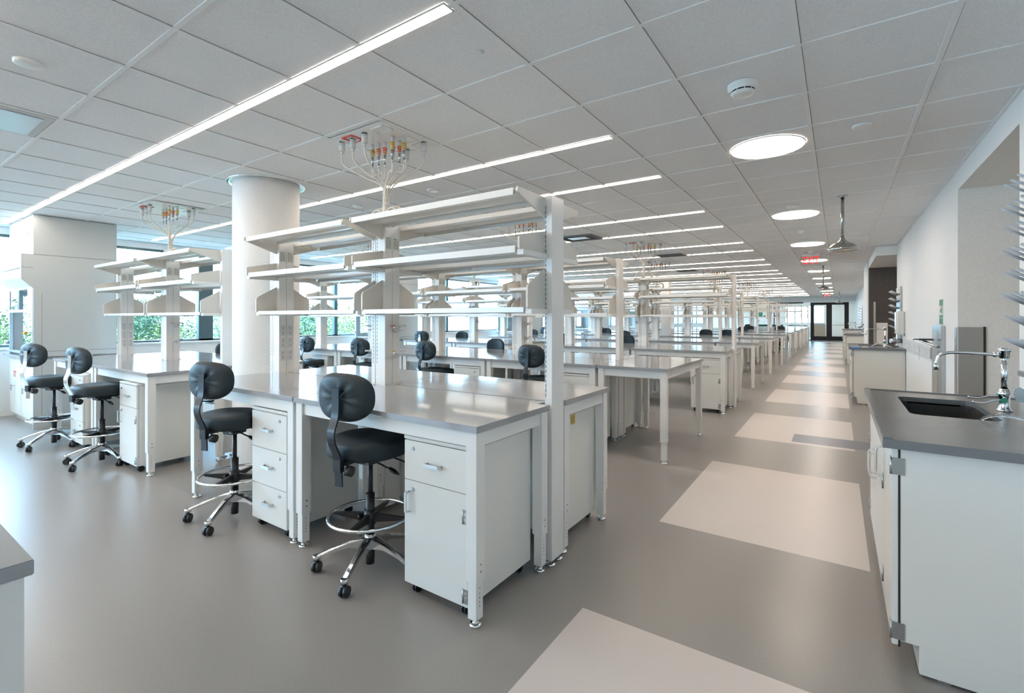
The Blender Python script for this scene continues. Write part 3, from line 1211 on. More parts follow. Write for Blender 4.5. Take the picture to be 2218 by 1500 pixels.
# ------------------------------------------------------------------ cable bundles from the ceiling
def service_drop(x, y, L, full=True, bend=0):
    t = thing('service_drop', L, 'cable bundle', (x, y, 0), 0, 'ceiling service drops')
    q = MB()
    q.box(-.295, .295, -.295, .295, ZC - .006, ZC - .003, 'frame')
    for px, py in ((-.18, -.2), (.18, -.2), (-.18, .05), (.18, .05), (0, .2), (.2, .2)):
        for a, b, c, d in ((-.07, .07, -.05, -.044), (-.07, .07, .044, .05), (-.07, -.064, -.05, .05), (.064, .07, -.05, .05)):
            q.box(px + a, px + b, py + c, py + d, ZC - .011, ZC - .006, 'frame')
    pn = q.build('ceiling_panel', t)
    q = MB()
    for a, b, c, d in ((-.06, .06, -.06, -.045), (-.06, .06, .045, .06), (-.06, -.045, -.045, .045), (.045, .06, -.045, .045)):
        q.box(-.14 + a, -.14 + b, -.20 + c, -.20 + d, ZC - .012, ZC - .0065, 'red')
    q.build('red_socket_frame', pn)
    big = [(-.27, -.20), (-.14, -.20), (0.02, -.22), (.25, .16), (.02, .20)]
    small = [(-.12, -.03, 'yellow'), (-.06, -.02, 'orange'), (.0, -.01, 'orange'), (.08, 0, 'orange'), (.12, .03, 'orange'), (.14, -.06, 'yellow'), (.20, .0, 'yellow')]
    zk = 2.46
    ends = []
    for (px, py) in big:
        q = MB()
        q.cyl((px, py, ZC - .006), (px, py, ZC - .014), .021, 'dark', n=18)
        q.cyl((px, py, ZC - .014), (px, py, ZC - .08), .022, 'plug', n=18)
        q.cyl((px, py, ZC - .08), (px, py, ZC - .10), .014, 'plug', n=14)
        q.build('power_plug', t)
        ends.append((px, py, ZC - .10))
    for (px, py, c) in small:
        q = MB()
        for i in range(3):
            q.cyl((px, py, ZC - .05 - i * .018), (px, py, ZC - .062 - i * .018), .018 - .002 * i, c, n=14)
            q.cyl((px, py, ZC - .062 - i * .018), (px, py, ZC - .068 - i * .018), .014, 'plug', n=12)
        q.cyl((px, py, ZC - .006), (px, py, ZC - .05), .012, 'plug', n=12)
        q.cyl((px, py, ZC - .10), (px, py, ZC - .165), .009, 'steel', n=10)
        q.cyl((px, py, ZC - .165), (px, py, ZC - .20), .006, 'steel', n=10)
        q.build('gas_coupling', t)
        ends.append((px, py, ZC - .19))
    q = MB()
    for i, (px, py, pz) in enumerate(ends):
        a = 2 * PI * i / len(ends)
        ex, ey = .018 * math.cos(a), .018 * math.sin(a)
        far = min(1, math.hypot(px, py) / .3)
        pts = smooth_path([(px, py, pz), (px * (.93 + .06 * far), py * .95, pz - .05 - .03 * far), (px * .55, py * .55, 2.60 - .03 * far), (px * .16 + ex, py * .16 + ey, 2.50), (ex, ey, zk - .06), (ex * 1.05 + bend * .5, ey, 2.30), (ex + bend, ey, 2.165)], 5)
        q.tube(pts, .0056, 'cord', 8)
    q.build('cable', t)
    q = MB()
    q.tube([(bend * .3, 0, 2.37), (bend * .95, 0, 2.2)], .026, 'cord', 12)
    for z in (2.42, 2.34, 2.26):
        q.cyl((bend * (2.42 - z) * 3, 0, z), (bend * (2.42 - z) * 3, 0, z + .006), .030, 'plug', n=14)
    q.build('cable_tie', t)
    q = MB()
    for sx in (-1, 1):
        for j in range(4):
            r = .062 + .006 * j
            ring = [(bend + sx * (.085) + r * math.cos(2 * PI * i / 28), -.03 + .012 * j + .01 * math.sin(2 * PI * i / 28), 2.185 + .065 + r * math.sin(2 * PI * i / 28)) for i in range(28)]
            q.tube(ring, .0068, 'cord', 8, True)
    q.build('cable_coil', t)
    return t


drops = [(-2.91, 2.53, 'bundle of white cables dropping from the ceiling onto the nearest shelving', 0),
         (-6.86, 2.53, 'bundle of white cables dropping onto the shelving left of the round column', 0),
         (-3.60, 2.53 + P, 'cable bundle with coloured plugs above the second bench row, seen past the shelf post', 0),
         (-6.72, 2.53 + P, 'cable bundle above the window half of the second bench row', 0),
         (-2.945, 2.53 + 2 * P, 'cable bundle with two coils above the third bench row, right of the shelf posts', 0),
         (-6.94, 2.53 + 2 * P, 'cable bundle above the window half of the third bench row', 0),
         (-3.66, 2.53 + 3 * P, 'cable bundle above the fourth bench row', 0),
         (-2.95, 2.53 + 4 * P, 'cable bundle above the fifth bench row', 0),
         (-3.60, 2.53 + 5 * P, 'cable bundle above the sixth bench row', 0),
         (-2.95, 2.53 + 6 * P, 'cable bundle above the seventh bench row', 0),
         (-3.59, 2.53 + 7 * P, 'cable bundle above the eighth bench row', 0),
         (-2.96, 2.53 + 8 * P, 'cable bundle above the ninth bench row', 0),
         (-3.52, 2.53 + 9 * P, 'cable bundle above the tenth bench row', 0),
         (-2.94, 2.53 + 10 * P, 'cable bundle above the farthest bench row', 0)]
d0 = service_drop(drops[0][0], drops[0][1], drops[0][2])
for x, y, L, b in drops[1:]:
    dup(d0, (x, y, 0), 0, L)


# ------------------------------------------------------------------ fume hoods
def hood():
    t = thing('fume_hood', 'x', 'fume hood')
    # local origin at the front right foot corner; x to the left is negative; y into the depth
    W, D = 1.33, .88
    y0 = 0
    q = MB()
    q.prism([(0, .0), (0, 1.86), (-.115, 1.98), (-.115, 2.31), (0, 2.31), (D, 2.31), (D, .0)], 'x', -.03, 0, 'hoodp')
    sp = q.build('side_panel', t, bev=.002)
    q = MB()
    for a, b, c, d in ((.0, D, 2.305, 2.312), (-.11, .0, 2.13, 2.136), (.08, D, 1.02, 1.026)):
        q.box(0, .0015, a, b, c, d, 'teegap')
    q.box(0, .0015, .08, .084, .1, 1.8, 'teegap')
    q.build('panel_seam', sp)
    q = MB()
    q.box(-W, 0, .0, D, 2.312, ZC - .004, 'hoodp')
    en = q.build('upper_enclosure', t, bev=.002)
    q = MB()
    q.box(-.22, -.216, -.001, .0, 2.33, 2.7, 'teegap')
    for x in (-.27, -.78):
        q.box(x - .006, x + .006, -.006, 0, 2.58, 2.63, 'steel')
    q.build('access_door', en)
    q = MB()
    q.box(-W, -.03, -.115, D, 2.13, 2.305, 'frame')
    q.prism([(-.115, 2.0), (-.115, 2.115), (D, 2.115), (D, 1.86), (.0, 1.86), (.0, 1.88)], 'x', -W, -.03, 'frame')
    q.build('front_canopy', t, bev=.002)
    # far side wall with its glazed strip
    q = MB()
    q.box(-W, -W + .03, 0, .14, .93, 1.86, 'hoodp')
    q.box(-W, -W + .03, .62, D, .93, 1.86, 'hoodp')
    q.box(-W, -W + .03, .14, .62, .93, 1.1, 'hoodp')
    q.box(-W, -W + .03, .14, .62, 1.80, 1.86, 'hoodp')
    q.build('inner_side_wall', t)
    q = MB()
    q.box(-W + .012, -W + .018, .14, .62, 1.1, 1.80, 'glass')
    q.build('side_glass', t)
    q = MB()
    q.box(-W, -.03, D - .03, D, .93, 1.86, 'hoodp')
    q.build('rear_baffle', t)
    q = MB()
    for x in (-W + .0, -.075):
        q.box(x, x + .045, -.006, .03, .98, 1.86, 'alu')
    q.box(-W + .04, -.07, -.01, .02, 1.55, 1.585, 'alu')
    q.box(-W + .04, -.07, -.03, .03, .985, 1.01, 'alu')
    s = q.build('sash_frame', t, bev=.002)
    q = MB()
    q.box(-W + .04, -.07, .003, .008, 1.56, 1.86, 'glass')
    q.build('sash_glass', s)
    q = MB()
    q.cyl((-.05, -.006, 1.275), (-.05, -.05, 1.275), .008, 'steel', n=10)
    q.cyl((-.05, -.05, 1.275), (-.05, -.085, 1.275), .020, 'yellow', n=10)
    k = q.build('valve_knob', t)
    k['label'] = 'yellow valve knob'
    for z in (1.12,):
        for x in (-.05, -W + .02):
            q = MB()
            q.cyl((x, -.006, z), (x, -.05, z), .028, 'plug', n=14)
            q.build('service_valve', t)
    q = MB()
    q.box(-W - .02, .0, -.06, D, .915, .96, 'top')
    q.build('hood_worktop', t, bev=.003)
    # base cabinets
    for i, (a, b) in enumerate(((-W + .02, -W / 2 - .01), (-W / 2 + .005, -.035))):
        q = MB()
        q.box(a, b, .02, D - .05, .1, .90, 'cab')
        q.box(a, b, .07, D - .05, 0, .1, 'cab')
        bd = q.build('base_cabinet', t, bev=.002)
        q = MB()
        q.box(a + .003, (a + b) / 2 - .002, .002, .019, .11, .895, 'cab')
        q.box((a + b) / 2 + .002, b - .003, .002, .019, .11, .895, 'cab')
        q.build('cabinet_door', bd, bev=.002)
        q = MB()
        if i == 0:
            q.box((a + b) / 2 - .10, (a + b) / 2 + .06, -.0006, .0015, .70, .715, 'redink')
            for r_ in range(4):
                for c_ in range(7):
                    if (r_ * 3 + c_ * 5) % 4:
                        q.box((a + b) / 2 - .10 + c_ * .023, (a + b) / 2 - .084 + c_ * .023, -.0006, .0015, .685 - r_ * .017, .695 - r_ * .017, 'redink')
            q.build('warning_text', bd)
        q = MB()
        q.box((a + b) / 2 - .03, (a + b) / 2 - .02, -.03, .002, .50, .51, 'steel')
        q.box((a + b) / 2 - .07, (a + b) / 2 - .02, -.035, -.028, .44, .52, 'steel')
        q.build('latch_handle', bd)
    return t


h0 = hood()
hx = -8.745
for k in (0, 2, 4, 6, 8):
    L = 'white fume hood with sash and base cabinets ending the nearest bench row' if k == 0 else f'white fume hood closing the window end of the {ORD[k]} bench row'
    put(h0, (hx, 1.663 + P * k, 0), 0, L, 'fume hoods along the windows')


# ------------------------------------------------------------------ sinks along the right wall
def dbl_hinge(par, x, y, z):
    q = MB()
    q.box(x - .006, x, y - .002, y + .045, z - .045, z + .045, 'steel')
    q.box(x - .004, x + .05, y - .0035, y - .001, z - .045, z + .045, 'steel')
    for dz in (-.024, .004):
        q.box(x - .010, x - .005, y + .006, y + .026, z + dz, z + dz + .020, 'alu')
    q.cyl((x - .004, y, z - .045), (x - .004, y, z + .045), .005, 'steel', n=10)
    q.build('hinge', par)


def sink_cabinet(y0, y1, L, xc=.214, xr=XR - .005, tapes=False):
    t = thing('sink_base_cabinet', L, 'cabinet', (0, 0, 0))
    a, b = y0 + .055, y1 - .02
    q = MB()
    q.box(xc, xr, a + .02, b - .02, .125, .69, 'cab')
    q.box(xc, xr, a, a + .02, .125, .930, 'cab')
    q.box(xc, xr, b - .02, b, .125, .930, 'cab')
    q.box(xc, xc + .02, a + .02, b - .02, .69, .930, 'cab')
    q.box(xr - .02, xr, a + .02, b - .02, .69, .930, 'cab')
    q.box(xc + .060, xr, a, b, .012, .125, 'cab')
    q.box(xc + .12, xc + .16, a + .01, a + .05, 0, .014, 'steel')
    q.build('body', t, bev=.002)
    q = MB()
    q.box(xc - .007, xc, a + .001, b, .10, .925, 'dark')
    q.build('door_gap', t)
    y1_ = a + .44
    y2_ = (y1_ + b) / 2
    xf = xc - .028

    def leaf(name, c, d, z0_, z1_, hy, hz, gy, gz):
        q = MB()
        q.box(xf, xc - .007, c, d, z0_, z1_, 'cab')
        o = q.build(name, t, bev=.002)
        for z in hz:
            q = MB()
            sgn = 1 if hy < (c + d) / 2 else -1
            e0, e1 = sorted((hy, hy + sgn * .038))
            q.box(xf - .004, xf, e0, e1, z - .035, z + .035, 'steel')
            for dz in (-.022, .004):
                q.box(xf - .007, xf - .004, e0 + .010, e1 - .010, z + dz, z + dz + .018, 'alu')
            q.cyl((xf - .003, hy, z - .035), (xf - .003, hy, z + .035), .0045, 'steel', n=10)
            if hy == a:
                q.box(xf - .003, xc + .014, a - .003, a - .0005, z - .035, z + .035, 'steel')
            q.build('hinge', o)
        if gy:
            q = MB()
            q.tube(smooth_path([(xf, gy, gz + .07), (xf - .02, gy, gz + .07), (xf - .032, gy, gz + .055), (xf - .034, gy, gz), (xf - .032, gy, gz - .055), (xf - .02, gy, gz - .07), (xf, gy, gz - .07)], 5), .006, 'acryl', 10)
            q.build('clear_handle', o)
    leaf('door', a, y1_ - .002, .105, .925, a, (.85, .165), y1_ - .05, .77)
    leaf('drawer_front', y1_ + .002, b, .722, .925, 0, (), None, 0)
    leaf('door', y1_ + .002, y2_ - .002, .105, .718, y1_ + .002, (.66, .20), y2_ - .05, .60)
    leaf('door', y2_ + .002, b, .105, .718, b, (.65, .185), y2_ + .05, .60)
    return t


def countertop(y0, y1, L, x0=.152):
    t = thing('sink_countertop', L, 'countertop')
    sx0, sx1, sy0, sy1 = .31, .66, y0 + .72, y1 - .28
    if y1 - y0 < 1.3:
        sy0, sy1 = y0 + .3, y1 - .3
    x1 = XR - .002
    z0, z1 = .932, .970
    outer = [(x0, y0), (x1, y0), (x1, y1), (x0, y1)]
    r = .05
    inner = []
    for cx, cy, a0 in ((sx1 - r, sy1 - r, 0), (sx0 + r, sy1 - r, 90), (sx0 + r, sy0 + r, 180), (sx1 - r, sy0 + r, 270)):
        for k in range(5):
            a = math.radians(a0 + 22.5 * k)
            inner.append((cx + r * math.cos(a), cy + r * math.sin(a)))
    bm = bmesh.new()
    vo = [bm.verts.new((x, y, z1)) for x, y in outer]
    vi = [bm.verts.new((x, y, z1)) for x, y in inner]
    eo = [bm.edges.new((vo[i], vo[(i + 1) % 4])) for i in range(4)]
    ei = [bm.edges.new((vi[i], vi[(i + 1) % len(vi)])) for i in range(len(vi))]
    bmesh.ops.triangle_fill(bm, use_beauty=True, edges=eo + ei, normal=(0, 0, 1))
    ex = bmesh.ops.extrude_face_region(bm, geom=bm.faces[:])
    bmesh.ops.translate(bm, verts=[v for v in ex['geom'] if isinstance(v, bmesh.types.BMVert)], vec=(0, 0, z0 - z1))
    bmesh.ops.recalc_face_normals(bm, faces=bm.faces)
    me = bpy.data.meshes.new('slab')
    bm.to_mesh(me)
    bm.free()
    me.materials.append(M['topedge'])
    o = bpy.data.objects.new('slab', me)
    COL.objects.link(o)
    o.parent = t
    q = MB()
    q.box(x0, x0 + .035, y0, y1, z1 - .002, z1 + .006, 'topedge')
    q.box(x0, x1, y1 - .03, y1, z1 - .002, z1 + .006, 'topedge')
    q.build('raised_rim', t, bev=.003)
    q = MB()
    n = len(inner)
    d = .22
    vs = [(x, y, z0 + .01) for x, y in inner] + [(x + (.01 if x < (sx0 + sx1) / 2 else -.01), y, z0 - d) for x, y in inner]
    q.add(vs, [(i, (i + 1) % n, n + (i + 1) % n, n + i) for i in range(n)] + [tuple(range(n, 2 * n))], 'sink')
    q.build('sink_basin', t)
    return t, (sx0, sx1, sy0, sy1)


def faucet(x, y, L, z=.97):
    t = thing('lab_faucet', L, 'faucet', (x, y, z))
    q = MB()
    q.lathe([(0, 0), (.032, 0), (.034, .006), (.026, .012), (.022, .03), (.022, .075), (.027, .085), (.027, .10), (.019, .115), (.0165, .12)], (0, 0, 0), 'chrome', 24)
    q.cyl((0, 0, .11), (0, 0, .285), .0135, 'chrome', n=18)
    q.lathe([(.0135, .28), (.021, .285), (.021, .315), (.026, .320), (.026, .332), (.02, .338), (0, .338)], (0, 0, 0), 'chrome', 24)
    q.build('body', t)
    q = MB()
    pts = smooth_path([(0, 0, .300), (-.06, -.0, .302), (-.17, -.0, .306), (-.225, -.0, .303), (-.262, -.0, .285), (-.275, -.0, .250), (-.276, 0, .235)], 6)
    q.tube(pts, .0085, 'chrome', 12)
    q.cyl((-.02, 0, .301), (-.045, 0, .3015), .014, 'chrome', n=16)
    q.cyl((-.276, 0, .245), (-.276, 0, .205), .0125, 'chrome', n=16)
    q.build('spout', t)
    for sy, zz in ((-1, .062), (1, .075)):
        q = MB()
        q.cyl((0, 0, zz), (-.01, sy * .045, zz), .012, 'chrome', n=14)
        q.cyl((-.01, sy * .045, zz), (-.012, sy * .052, zz), .014, 'green', n=14)
        q.tube(smooth_path([(-.008, sy * .035, zz), (-.05, sy * .045, zz - .004), (-.09, sy * .05, zz - .02), (-.135, sy * .053, zz - .018)], 5), [.005] * 15 + [.008], 'chrome', 8)
        q.build('lever_handle', t)
    return t


def eyewash(x, y, L, z=.97):
    t = thing('eyewash_unit', L, 'eyewash', (x, y, z))
    q = MB()
    q.cyl((0, 0, 0), (0, 0, .06), .022, 'chrome', n=18)
    q.tube(smooth_path([(0, 0, .05), (-.0, .0, .18), (.01, .01, .30), (.03, .03, .40)], 5), .013, 'chrome', 12)
    q.cyl((.02, .02, .395), (-.02, .02, .405), .012, 'chrome', n=12)
    q.build('swing_arm', t)
    q = MB()
    q.cyl((-.09, -.03, .105), (.08, .05, .105), .038, 'steel', n=24)
    q.build('spray_head', t)
    q = MB()
    q.box(-.045, .05, -.01, .004, .03, .16, 'glass2')
    q.build('splash_tag', t)
    return t


def pegboard(y, z0, z1, L, w=.62, x=XR, plane=True):
    t = thing('drying_rack', L, 'drying rack', (x, y, 0))
    q = MB()
    q.box(-.03, -.004, -w / 2, w / 2, z0, z1, 'steel')
    q.build('back_panel', t, bev=.004)
    n = 0
    rows = int((z1 - z0 - .1) / .122)
    for r in range(rows):
        for c in range(5):
            yy = -w / 2 + .07 + (w - .14) * (c + .5 * (r % 2)) / 4.5
            if n >= 60:
                break
            q = MB()
            zz = z1 - .14 - r * .122
            q.cyl((-.03, yy, zz), (-.145, yy, zz + .068), .0075, 'peg', n=10)
            q.lathe([(.0075, 0), (.005, .005), (0, .0065)], (0, 0, 0), 'peg', 10)
            b = len(q.v) - 30
            dirv = Vector((-.115, 0, .068)).normalized()
            rot = Vector((0, 0, 1)).rotation_difference(dirv).to_matrix()
            for i in range(b, len(q.v)):
                q.v[i] = tuple(rot @ Vector(q.v[i]) + Vector((-.145, yy, zz + .068)))
            q.build('peg', t)
            n += 1
    q = MB()
    q.box(-.07, -.004, -w / 2, w / 2, z0 - .03, z0, 'steel')
    q.build('drip_trough', t, bev=.003)
    return t


sink_cabinet(2.5, 4.19, 'white sink base cabinet with clear handles at the near right')
ct, _ = countertop(2.5, 4.19, 'grey countertop with sink at the near right')
faucet(.735, 3.60, 'chrome lab faucet with swing spout on the near right counter')
eyewash(.86, 3.52, 'chrome eyewash at the right edge behind the near faucet')
pegboard(3.55, 1.17, 2.28, 'wall drying rack of grey pegs at the right edge', w=.66)
q = MB()
q.tube(smooth_path([(.55, 3.20, .90), (.57, 3.22, .965), (.63, 3.16, 1.008), (.75, 3.08, 1.0), (.88, 3.05, .975), (.91, 3.1, .977)], 6), .007, 'acryl', 10)
q.build('drain_hose', label='clear plastic hose looping over the rim of the near right sink', cat='hose')

sink_cabinet(10.03, 11.5, 'white sink base cabinet standing by the wall past the steel shower panel')
countertop(10.03, 11.5, 'grey countertop with sink further along the right wall')
faucet(.69, 10.75, 'chrome lab faucet on the second counter along the right wall')
eyewash(.84, 10.6, 'chrome eyewash on the second counter beneath the drying rack')
pegboard(10.95, 1.12, 2.02, 'wall drying rack over the second counter, before the dark wall', w=.66)
for a, b, L in (((.19, .27), 10.028, 'strip of blue tape on the front edge of the second counter'), ((.30, .34), 10.25, 'scrap of blue tape by the second sink'), ((.44, .50), 10.2, 'larger scrap of blue tape right of the second sink')):
    q = MB()
    if b < 10.1:
        q.box(a[0], a[1], b - .002, b, .945, .968, 'blue')
    else:
        q.box(a[0], a[1], b, b + .05, .9702, .976, 'blue')
    q.build('masking_tape', label=L, cat='tape')
q = MB()
q.tube(smooth_path([(.45, 10.3, .955), (.52, 10.25, 1.02), (.60, 10.25, 1.03), (.74, 10.2, .985)], 6), .007, 'cord', 10)
q.build('drain_hose', label='white hose curving from the second sink', cat='hose')
for i, (a, b, L) in enumerate(((18.3, 19.6, 'third'), (26.4, 27.9, 'fourth'))):
    sink_cabinet(a, b, f'white sink base cabinet, {L} along the right wall')
    countertop(a, b, f'grey countertop with sink, {L} along the right wall')
    faucet(.66, a + .7, f'chrome faucet on the {L} counter along the right wall')
    eyewash(.82, a + .6, f'chrome eyewash on the {L} counter along the right wall')
    pegboard(a + .9, 1.12, 2.02, f'wall drying rack over the {L} counter along the right wall', w=.6)

# towel dispenser, raceway, shower panel, green sign
t = thing('towel_dispenser', 'translucent paper towel dispenser on the right wall beneath the drying rack', 'dispenser', (XR, 10.3, 1.19))
q = MB()
q.box(-.12, 0, -.14, .14, 0, .40, 'frame')
q.build('housing', t, bev=.02, seg=3)
q = MB()
q.box(-.124, -.119, -.01, .01, .03, .09, 'dark')
q.build('paper_slot', t)
t = thing('wall_raceway', 'grey power raceway with outlets running along the right wall', 'raceway', (XR, 8.65, 0))
q = MB()
q.box(-.045, 0, -1.42, 1.35, 1.0, 1.13, 'ledrim')
q.build('channel', t, bev=.004)
for i in range(5):
    y = -1.1 + i * .55
    q = MB()
    q.box(-.049, -.045, y - .03, y + .03, 1.03, 1.10, 'plug')
    for dz in (-.015, .015):
        q.box(-.0495, -.0488, y - .008, y + .008, 1.06 + dz, 1.072 + dz, 'frame')
    q.build('outlet', t)
t = thing('shower_panel', 'tall stainless emergency eyewash panel set on the right wall', 'eyewash panel', (XR, 6.88, 0))
q = MB()
q.box(-.035, 0, -.28, .30, .25, 1.39, 'steel')
q.build('panel', t, bev=.004)
q = MB()
q.box(-.038, -.035, -.05, .26, .30, 1.34, 'alu')
q.box(-.041, -.038, -.0, .24, .33, .62, 'steel')
for i in range(5):
    q.box(-.042, -.041, .03, .21, .37 + i * .045, .385 + i * .045, 'ledrim')
q.build('hatch', t, bev=.002)
q = MB()
q.cyl((-.04, -.12, 1.16), (-.16, .0, 1.225), .014, 'chrome', n=12)
q.box(-.19, -.06, -.06, .04, 1.225, 1.245, 'plastic')
q.tube([(-.19, .02, 1.235), (-.215, .03, 1.235), (-.22, .06, 1.225)], .006, 'plastic', 8)
q.build('pull_lever', t, bev=.002)
q = MB()
q.box(-.17, -.168, .08, .12, 1.0, 1.17, 'paper')
q.build('inspection_tag', t)
t = thing('corner_guard', 'stainless panel wrapping the wall corner before the beige recess', 'wall panel', (XR, 6.0, 0))
q = MB()
q.box(-.006, 0, .0, .10, .25, 1.385, 'steel')
q.build('outer_leaf', t)
q = MB()
q.box(.002, .17, -.027, -.016, .25, 1.385, 'steel')
q.box(.17, .185, -.029, -.016, .25, 1.39, 'dark')
q.build('inner_leaf', t)
t = thing('wall_sign', 'narrow green and white safety sign above the stainless eyewash panel', 'sign', (XR, 6.83, 1.40))
q = MB()
q.box(-.004, 0, -.10, .10, 0, .27, 'paper')
q.build('sign_plate', t)
q = MB()
for z0_, z1_ in ((.005, .065), (.07, .10), (.20, .265)):
    q.box(-.0052, -.004, -.098, .098, z0_, z1_, 'green')
q.box(-.0052, -.004, -.06, -.02, .12, .18, 'green')
q.box(-.0052, -.004, .01, .05, .13, .165, 'green')
q.lathe([(0, 0), (.013, 0), (.013, .001)], (0, 0, 0), 'green', 12)
b = len(q.v) - 36
for i in range(b, len(q.v)):
    x, y, z = q.v[i]
    q.v[i] = (-.0052 - z * .2, y - .04, .185 + x)
q.build('sign_symbol', t)
t = thing('emergency_shower_station', 'slim steel pull station with white backboard before the dark alcove wall', 'safety station', (.70, 13.95, 0))
q = MB()
q.box(-.02, .02, -.02, .02, 0, 1.85, 'steel')
q.build('post', t, bev=.002)
q = MB()
q.box(.04, .25, .12, .18, .75, 1.36, 'frame')
q.build('backboard', t, bev=.002)
q = MB()
q.box(.04, .25, .13, .18, .0, .75, 'wood')
q.build('lower_board', t, bev=.002)

# emergency showers
for x, y, z, L in ((.041, 6.55, 2.235, 'chrome emergency shower head on a ceiling pipe, nearest the camera'),
                   (-.32, 14.75, 2.21, 'chrome emergency shower head second along the aisle'),
                   (.05, 30.2, 2.27, 'chrome emergency shower head near the glass doors')):
    t = thing('emergency_shower', L, 'shower', (x, y, 0))
    q = MB()
    q.cyl((0, 0, z + .12), (0, 0, ZC), .0165, 'showerm', n=16)
    q.lathe([(.045, 0), (.045, -.008), (.02, -.016)], (0, 0, ZC), 'steel', 24)
    q.build('supply_pipe', t)
    q = MB()
    q.lathe([(.017, .135), (.024, .13), (.024, .115), (.030, .106), (.042, .098), (.055, .084), (.082, .074), (.112, .058), (.134, .032), (.148, 0), (.142, -.006), (.10, .004), (0, .006)], (0, 0, z), 'showerm', 40)
    q.build('shower_head', t)


# exit signs
def text_mesh(body, size, ext, m):
    cu = bpy.data.curves.new('txt', 'FONT')
    cu.body = body
    cu.size = size
    cu.extrude = ext
    cu.offset = .002
    cu.align_x = 'CENTER'
    cu.align_y = 'CENTER'
    o = bpy.data.objects.new('txt', cu)
    COL.objects.link(o)
    dg = bpy.context.evaluated_depsgraph_get()
    me = bpy.data.meshes.new_from_object(o.evaluated_get(dg))
    bpy.data.objects.remove(o)
    me.materials.clear()
    me.materials.append(M[m])
    return me


em = text_mesh('EXIT', .225, .002, 'exit')
for x, y, L in ((-.475, 11.9, 'clear hanging exit sign with red letters, nearest the camera'), (-.475, 30.0, 'clear hanging exit sign with red letters before the glass doors')):
    t = thing('exit_sign', L, 'exit sign', (x, y, 2.68))
    q = MB()
    q.box(-.19, .19, -.004, .004, -.10, .105, 'glass2')
    q.build('acrylic_panel', t)
    q = MB()
    q.box(-.16, .16, -.03, .03, .105, .150, 'frame')
    q.build('canopy', t, bev=.003)
    o = bpy.data.objects.new('lettering', em)
    COL.objects.link(o)
    o.parent = t
    o.location = (0, -.008, .0)
    o.rotation_euler = (PI / 2, 0, 0)
    o.scale = (.66, 1, 1)

# ------------------------------------------------------------------ far room behind the glass
for x, y, w_, d_, h_, m, nm, L, cat in ((-1.2, 41.5, .9, .5, 1.05, 'wood', 'storage_cabinet', 'beige cabinet behind the left glass door', 'cabinet'),
                              (-2.4, 40.2, 1.3, .6, 1.0, 'cab', 'storage_cabinet', 'low white cabinet behind the glass partition', 'cabinet'),
                              (-4.1, 39.6, 1.6, .6, .98, 'teal', 'upholstered_bench', 'dark green seating behind the glass partition', 'seating'),
                              (.3, 44.5, 1.6, .4, 1.1, 'cab', 'storage_cabinet', 'low pale cabinet behind the right glass door', 'cabinet')):
    t = thing(nm, L, cat, (x, y, 0))
    q = MB()
    q.box(-w_ / 2, w_ / 2, -d_ / 2, d_ / 2, .08, h_, m)
    q.box(-w_ / 2 + .03, w_ / 2 - .03, -d_ / 2 + .04, d_ / 2, 0, .08, 'dark')
    q.build('body', t, bev=.005)
    q = MB()
    q.box(-w_ / 2 - .01, w_ / 2 + .01, -d_ / 2 - .02, d_ / 2, h_, h_ + .03, m)
    q.build('top', t, bev=.005)
for i, x in enumerate((-4.9, -4.2, -3.5)):
    t = thing('task_lamp', f'black articulated task lamp behind the glass partition, {WD[i+1]} from the left', 'lamp', (x, 39.6, .98 + .03), 0, 'task lamps behind the glass')
    q = MB()
    q.cyl((0, 0, 0), (0, 0, .02), .08, 'plastic', n=18)
    q.tube([(0, 0, .02), (.05, 0, .3), (-.28, 0, .62)], .018, 'plastic', 8)
    q.build('arm', t)
    q = MB()
    q.cyl((-.24, 0, .58), (-.34, 0, .62), .05, 'plastic', r1=.07, n=16)
    q.build('lamp_head', t)
for i, x in enumerate((-6.2, -5.55)):
    q = MB()
    q.box(x - .2, x + .2, Y1 - .02, Y1 - .002, 1.55, 2.35, 'green')
    q.build('wall_poster', label=f'green wall poster in the far room, {("left","right")[i]} of the pair', cat='poster')
t = thing('wire_chair', 'pale armchair behind the left glass door', 'chair', (-1.95, 38.6, 0))
q = MB()
q.box(-.28, .28, -.28, .28, .38, .46, 'wood')
q.build('seat', t, bev=.02)
q = MB()
q.box(-.28, .28, .22, .28, .46, .95, 'wood')
q.build('backrest', t, bev=.02)
for sx in (-1, 1):
    for sy in (-1, 1):
        q = MB()
        q.cyl((sx * .25, sy * .25, 0), (sx * .25, sy * .25, .38), .015, 'steel', n=8)
        q.build('leg', t)


# ------------------------------------------------------------------ outside
gm = MB()
gm.box(-140, 60, -60, 140, -8.2, -8.0, 'grass')
gm.build('ground', kind='structure')


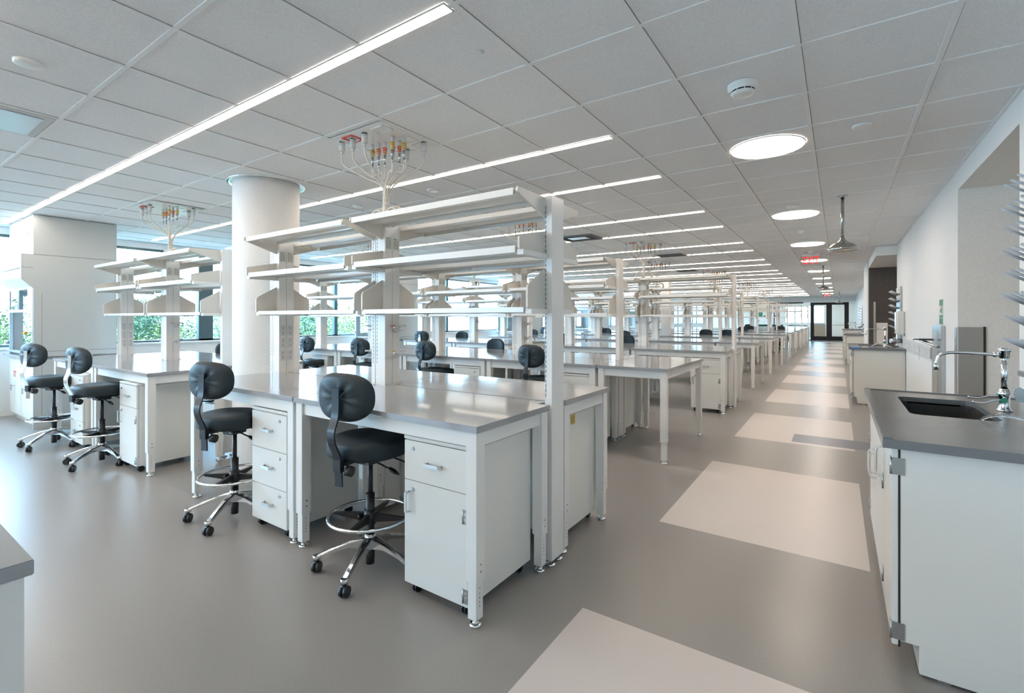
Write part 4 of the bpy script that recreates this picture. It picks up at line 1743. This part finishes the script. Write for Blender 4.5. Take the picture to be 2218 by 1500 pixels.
def tree_mesh(seed, leafm, R=3.2, H=9.5):
    rnd = random.Random(seed)
    fq = MB()
    clumps = []
    for i in range(26):
        a = rnd.uniform(0, 2 * PI)
        rr = R * rnd.uniform(.15, .95)
        z = H + rnd.uniform(-2.6, 2.4) * (1 - .45 * rr / R)
        clumps.append((rr * math.cos(a), rr * math.sin(a), z, rnd.uniform(.65, 1.25)))
    vs, fs, ms = [], [], []
    for (cx, cy, cz, r) in clumps:
        mm = leafm if rnd.random() < .6 else ('leaf2' if leafm != 'leaf2' else 'leaf')
        vs, fs = [], []
        for k in range(620):
            d = Vector((rnd.gauss(0, 1), rnd.gauss(0, 1), rnd.gauss(0, .7))).normalized()
            c = Vector((cx, cy, cz)) + d * r * rnd.uniform(.55, 1.08)
            s = rnd.uniform(.04, .08)
            n1 = Vector((rnd.gauss(0, 1), rnd.gauss(0, 1), rnd.gauss(0, 1))).normalized()
            n2 = n1.orthogonal().normalized()
            b = len(vs)
            vs += [c - n1 * s, c + n2 * s * .6, c + n1 * s, c - n2 * s * .6]
            fs.append((b, b + 1, b + 2, b + 3))
        fq.add(vs, fs, mm)
    me = bpy.data.meshes.new('foliage')
    me.from_pydata(fq.v, [], fq.f)
    for m in fq.mats:
        me.materials.append(m)
    me.polygons.foreach_set('material_index', fq.m)
    tq = MB()
    tq.tube([(0, 0, 0), (.08, .05, H * .35), (0, .1, H * .65)], [.24, .19, .13], 'bark', 10)
    for (cx, cy, cz, r) in clumps[::2]:
        zb_ = H * (.42 + .2 * rnd.random())
        tq.tube([(0, .05, zb_), (cx * .5, cy * .5, (zb_ + cz) / 2 + .2), (cx, cy, cz)], [.09, .055, .02], 'bark', 6)
    return me, tq.mesh('trunk')


TM = [tree_mesh(11, 'leaf'), tree_mesh(23, 'leaf2'), tree_mesh(35, 'leaf3')]
tw = ['leafy green', 'pale yellow-green', 'deep green']
spots = [(-18.5, 1.0, 0, -10.2), (-23, 6.0, 1, -10.6), (-21, 11.6, 0, -10.6), (-30, 9.2, 2, -9.6), (-16.5, 6.6, 1, -10.9),
         (-24, 16.8, 2, -9.4), (-38, 19, 2, -8.8), (-28, 1, 2, -9.6), (-37, 12, 0, -8.9), (-52, 30, 1, -8.2),
         (-24, -4, 0, -9.5), (-34, -5, 2, -9.4), (-45, 3, 0, -8.9), (-46, 24, 2, -8.4), (-40, 6, 1, -9.0), (-21.5, 13.4, 2, -9.9)]
for i, (x, y, k, z) in enumerate(spots):
    t = thing('tree', f'{tw[k]} tree outside the windows, {ORD[i]} in a loose row', 'tree', (x, y, z), i * 1.3, 'trees outside the windows')
    add_child('foliage', TM[k][0], t)
    add_child('trunk', TM[k][1], t)
for x0, x1, y0, y1, z1, L in ((-42, -30, 34, 60, 7, 'pale office building across the way, seen through the far windows'), (-58, -46, 60, 120, 9, 'long pale building further off behind the far windows'), (-14.6, -13.9, 11.1 + 1.2, 12.0 + 1.2, 6, 'white brick pier just outside the windows')):
    t = thing('building', L, 'building', (0, 0, 0))
    q = MB()
    q.box(x0, x1, y0, y1, -8, z1, 'bldg')
    q.build('facade', t)
    if x1 < -20:
        y = y0 + 1
        while y < y1 - 2:
            for z in (-5, -1.5, 2.0):
                q = MB()
                q.box(x1, x1 + .06, y, y + 1.6, z, z + 1.6, 'bglass')
                q.build('window', t)
            y += 3
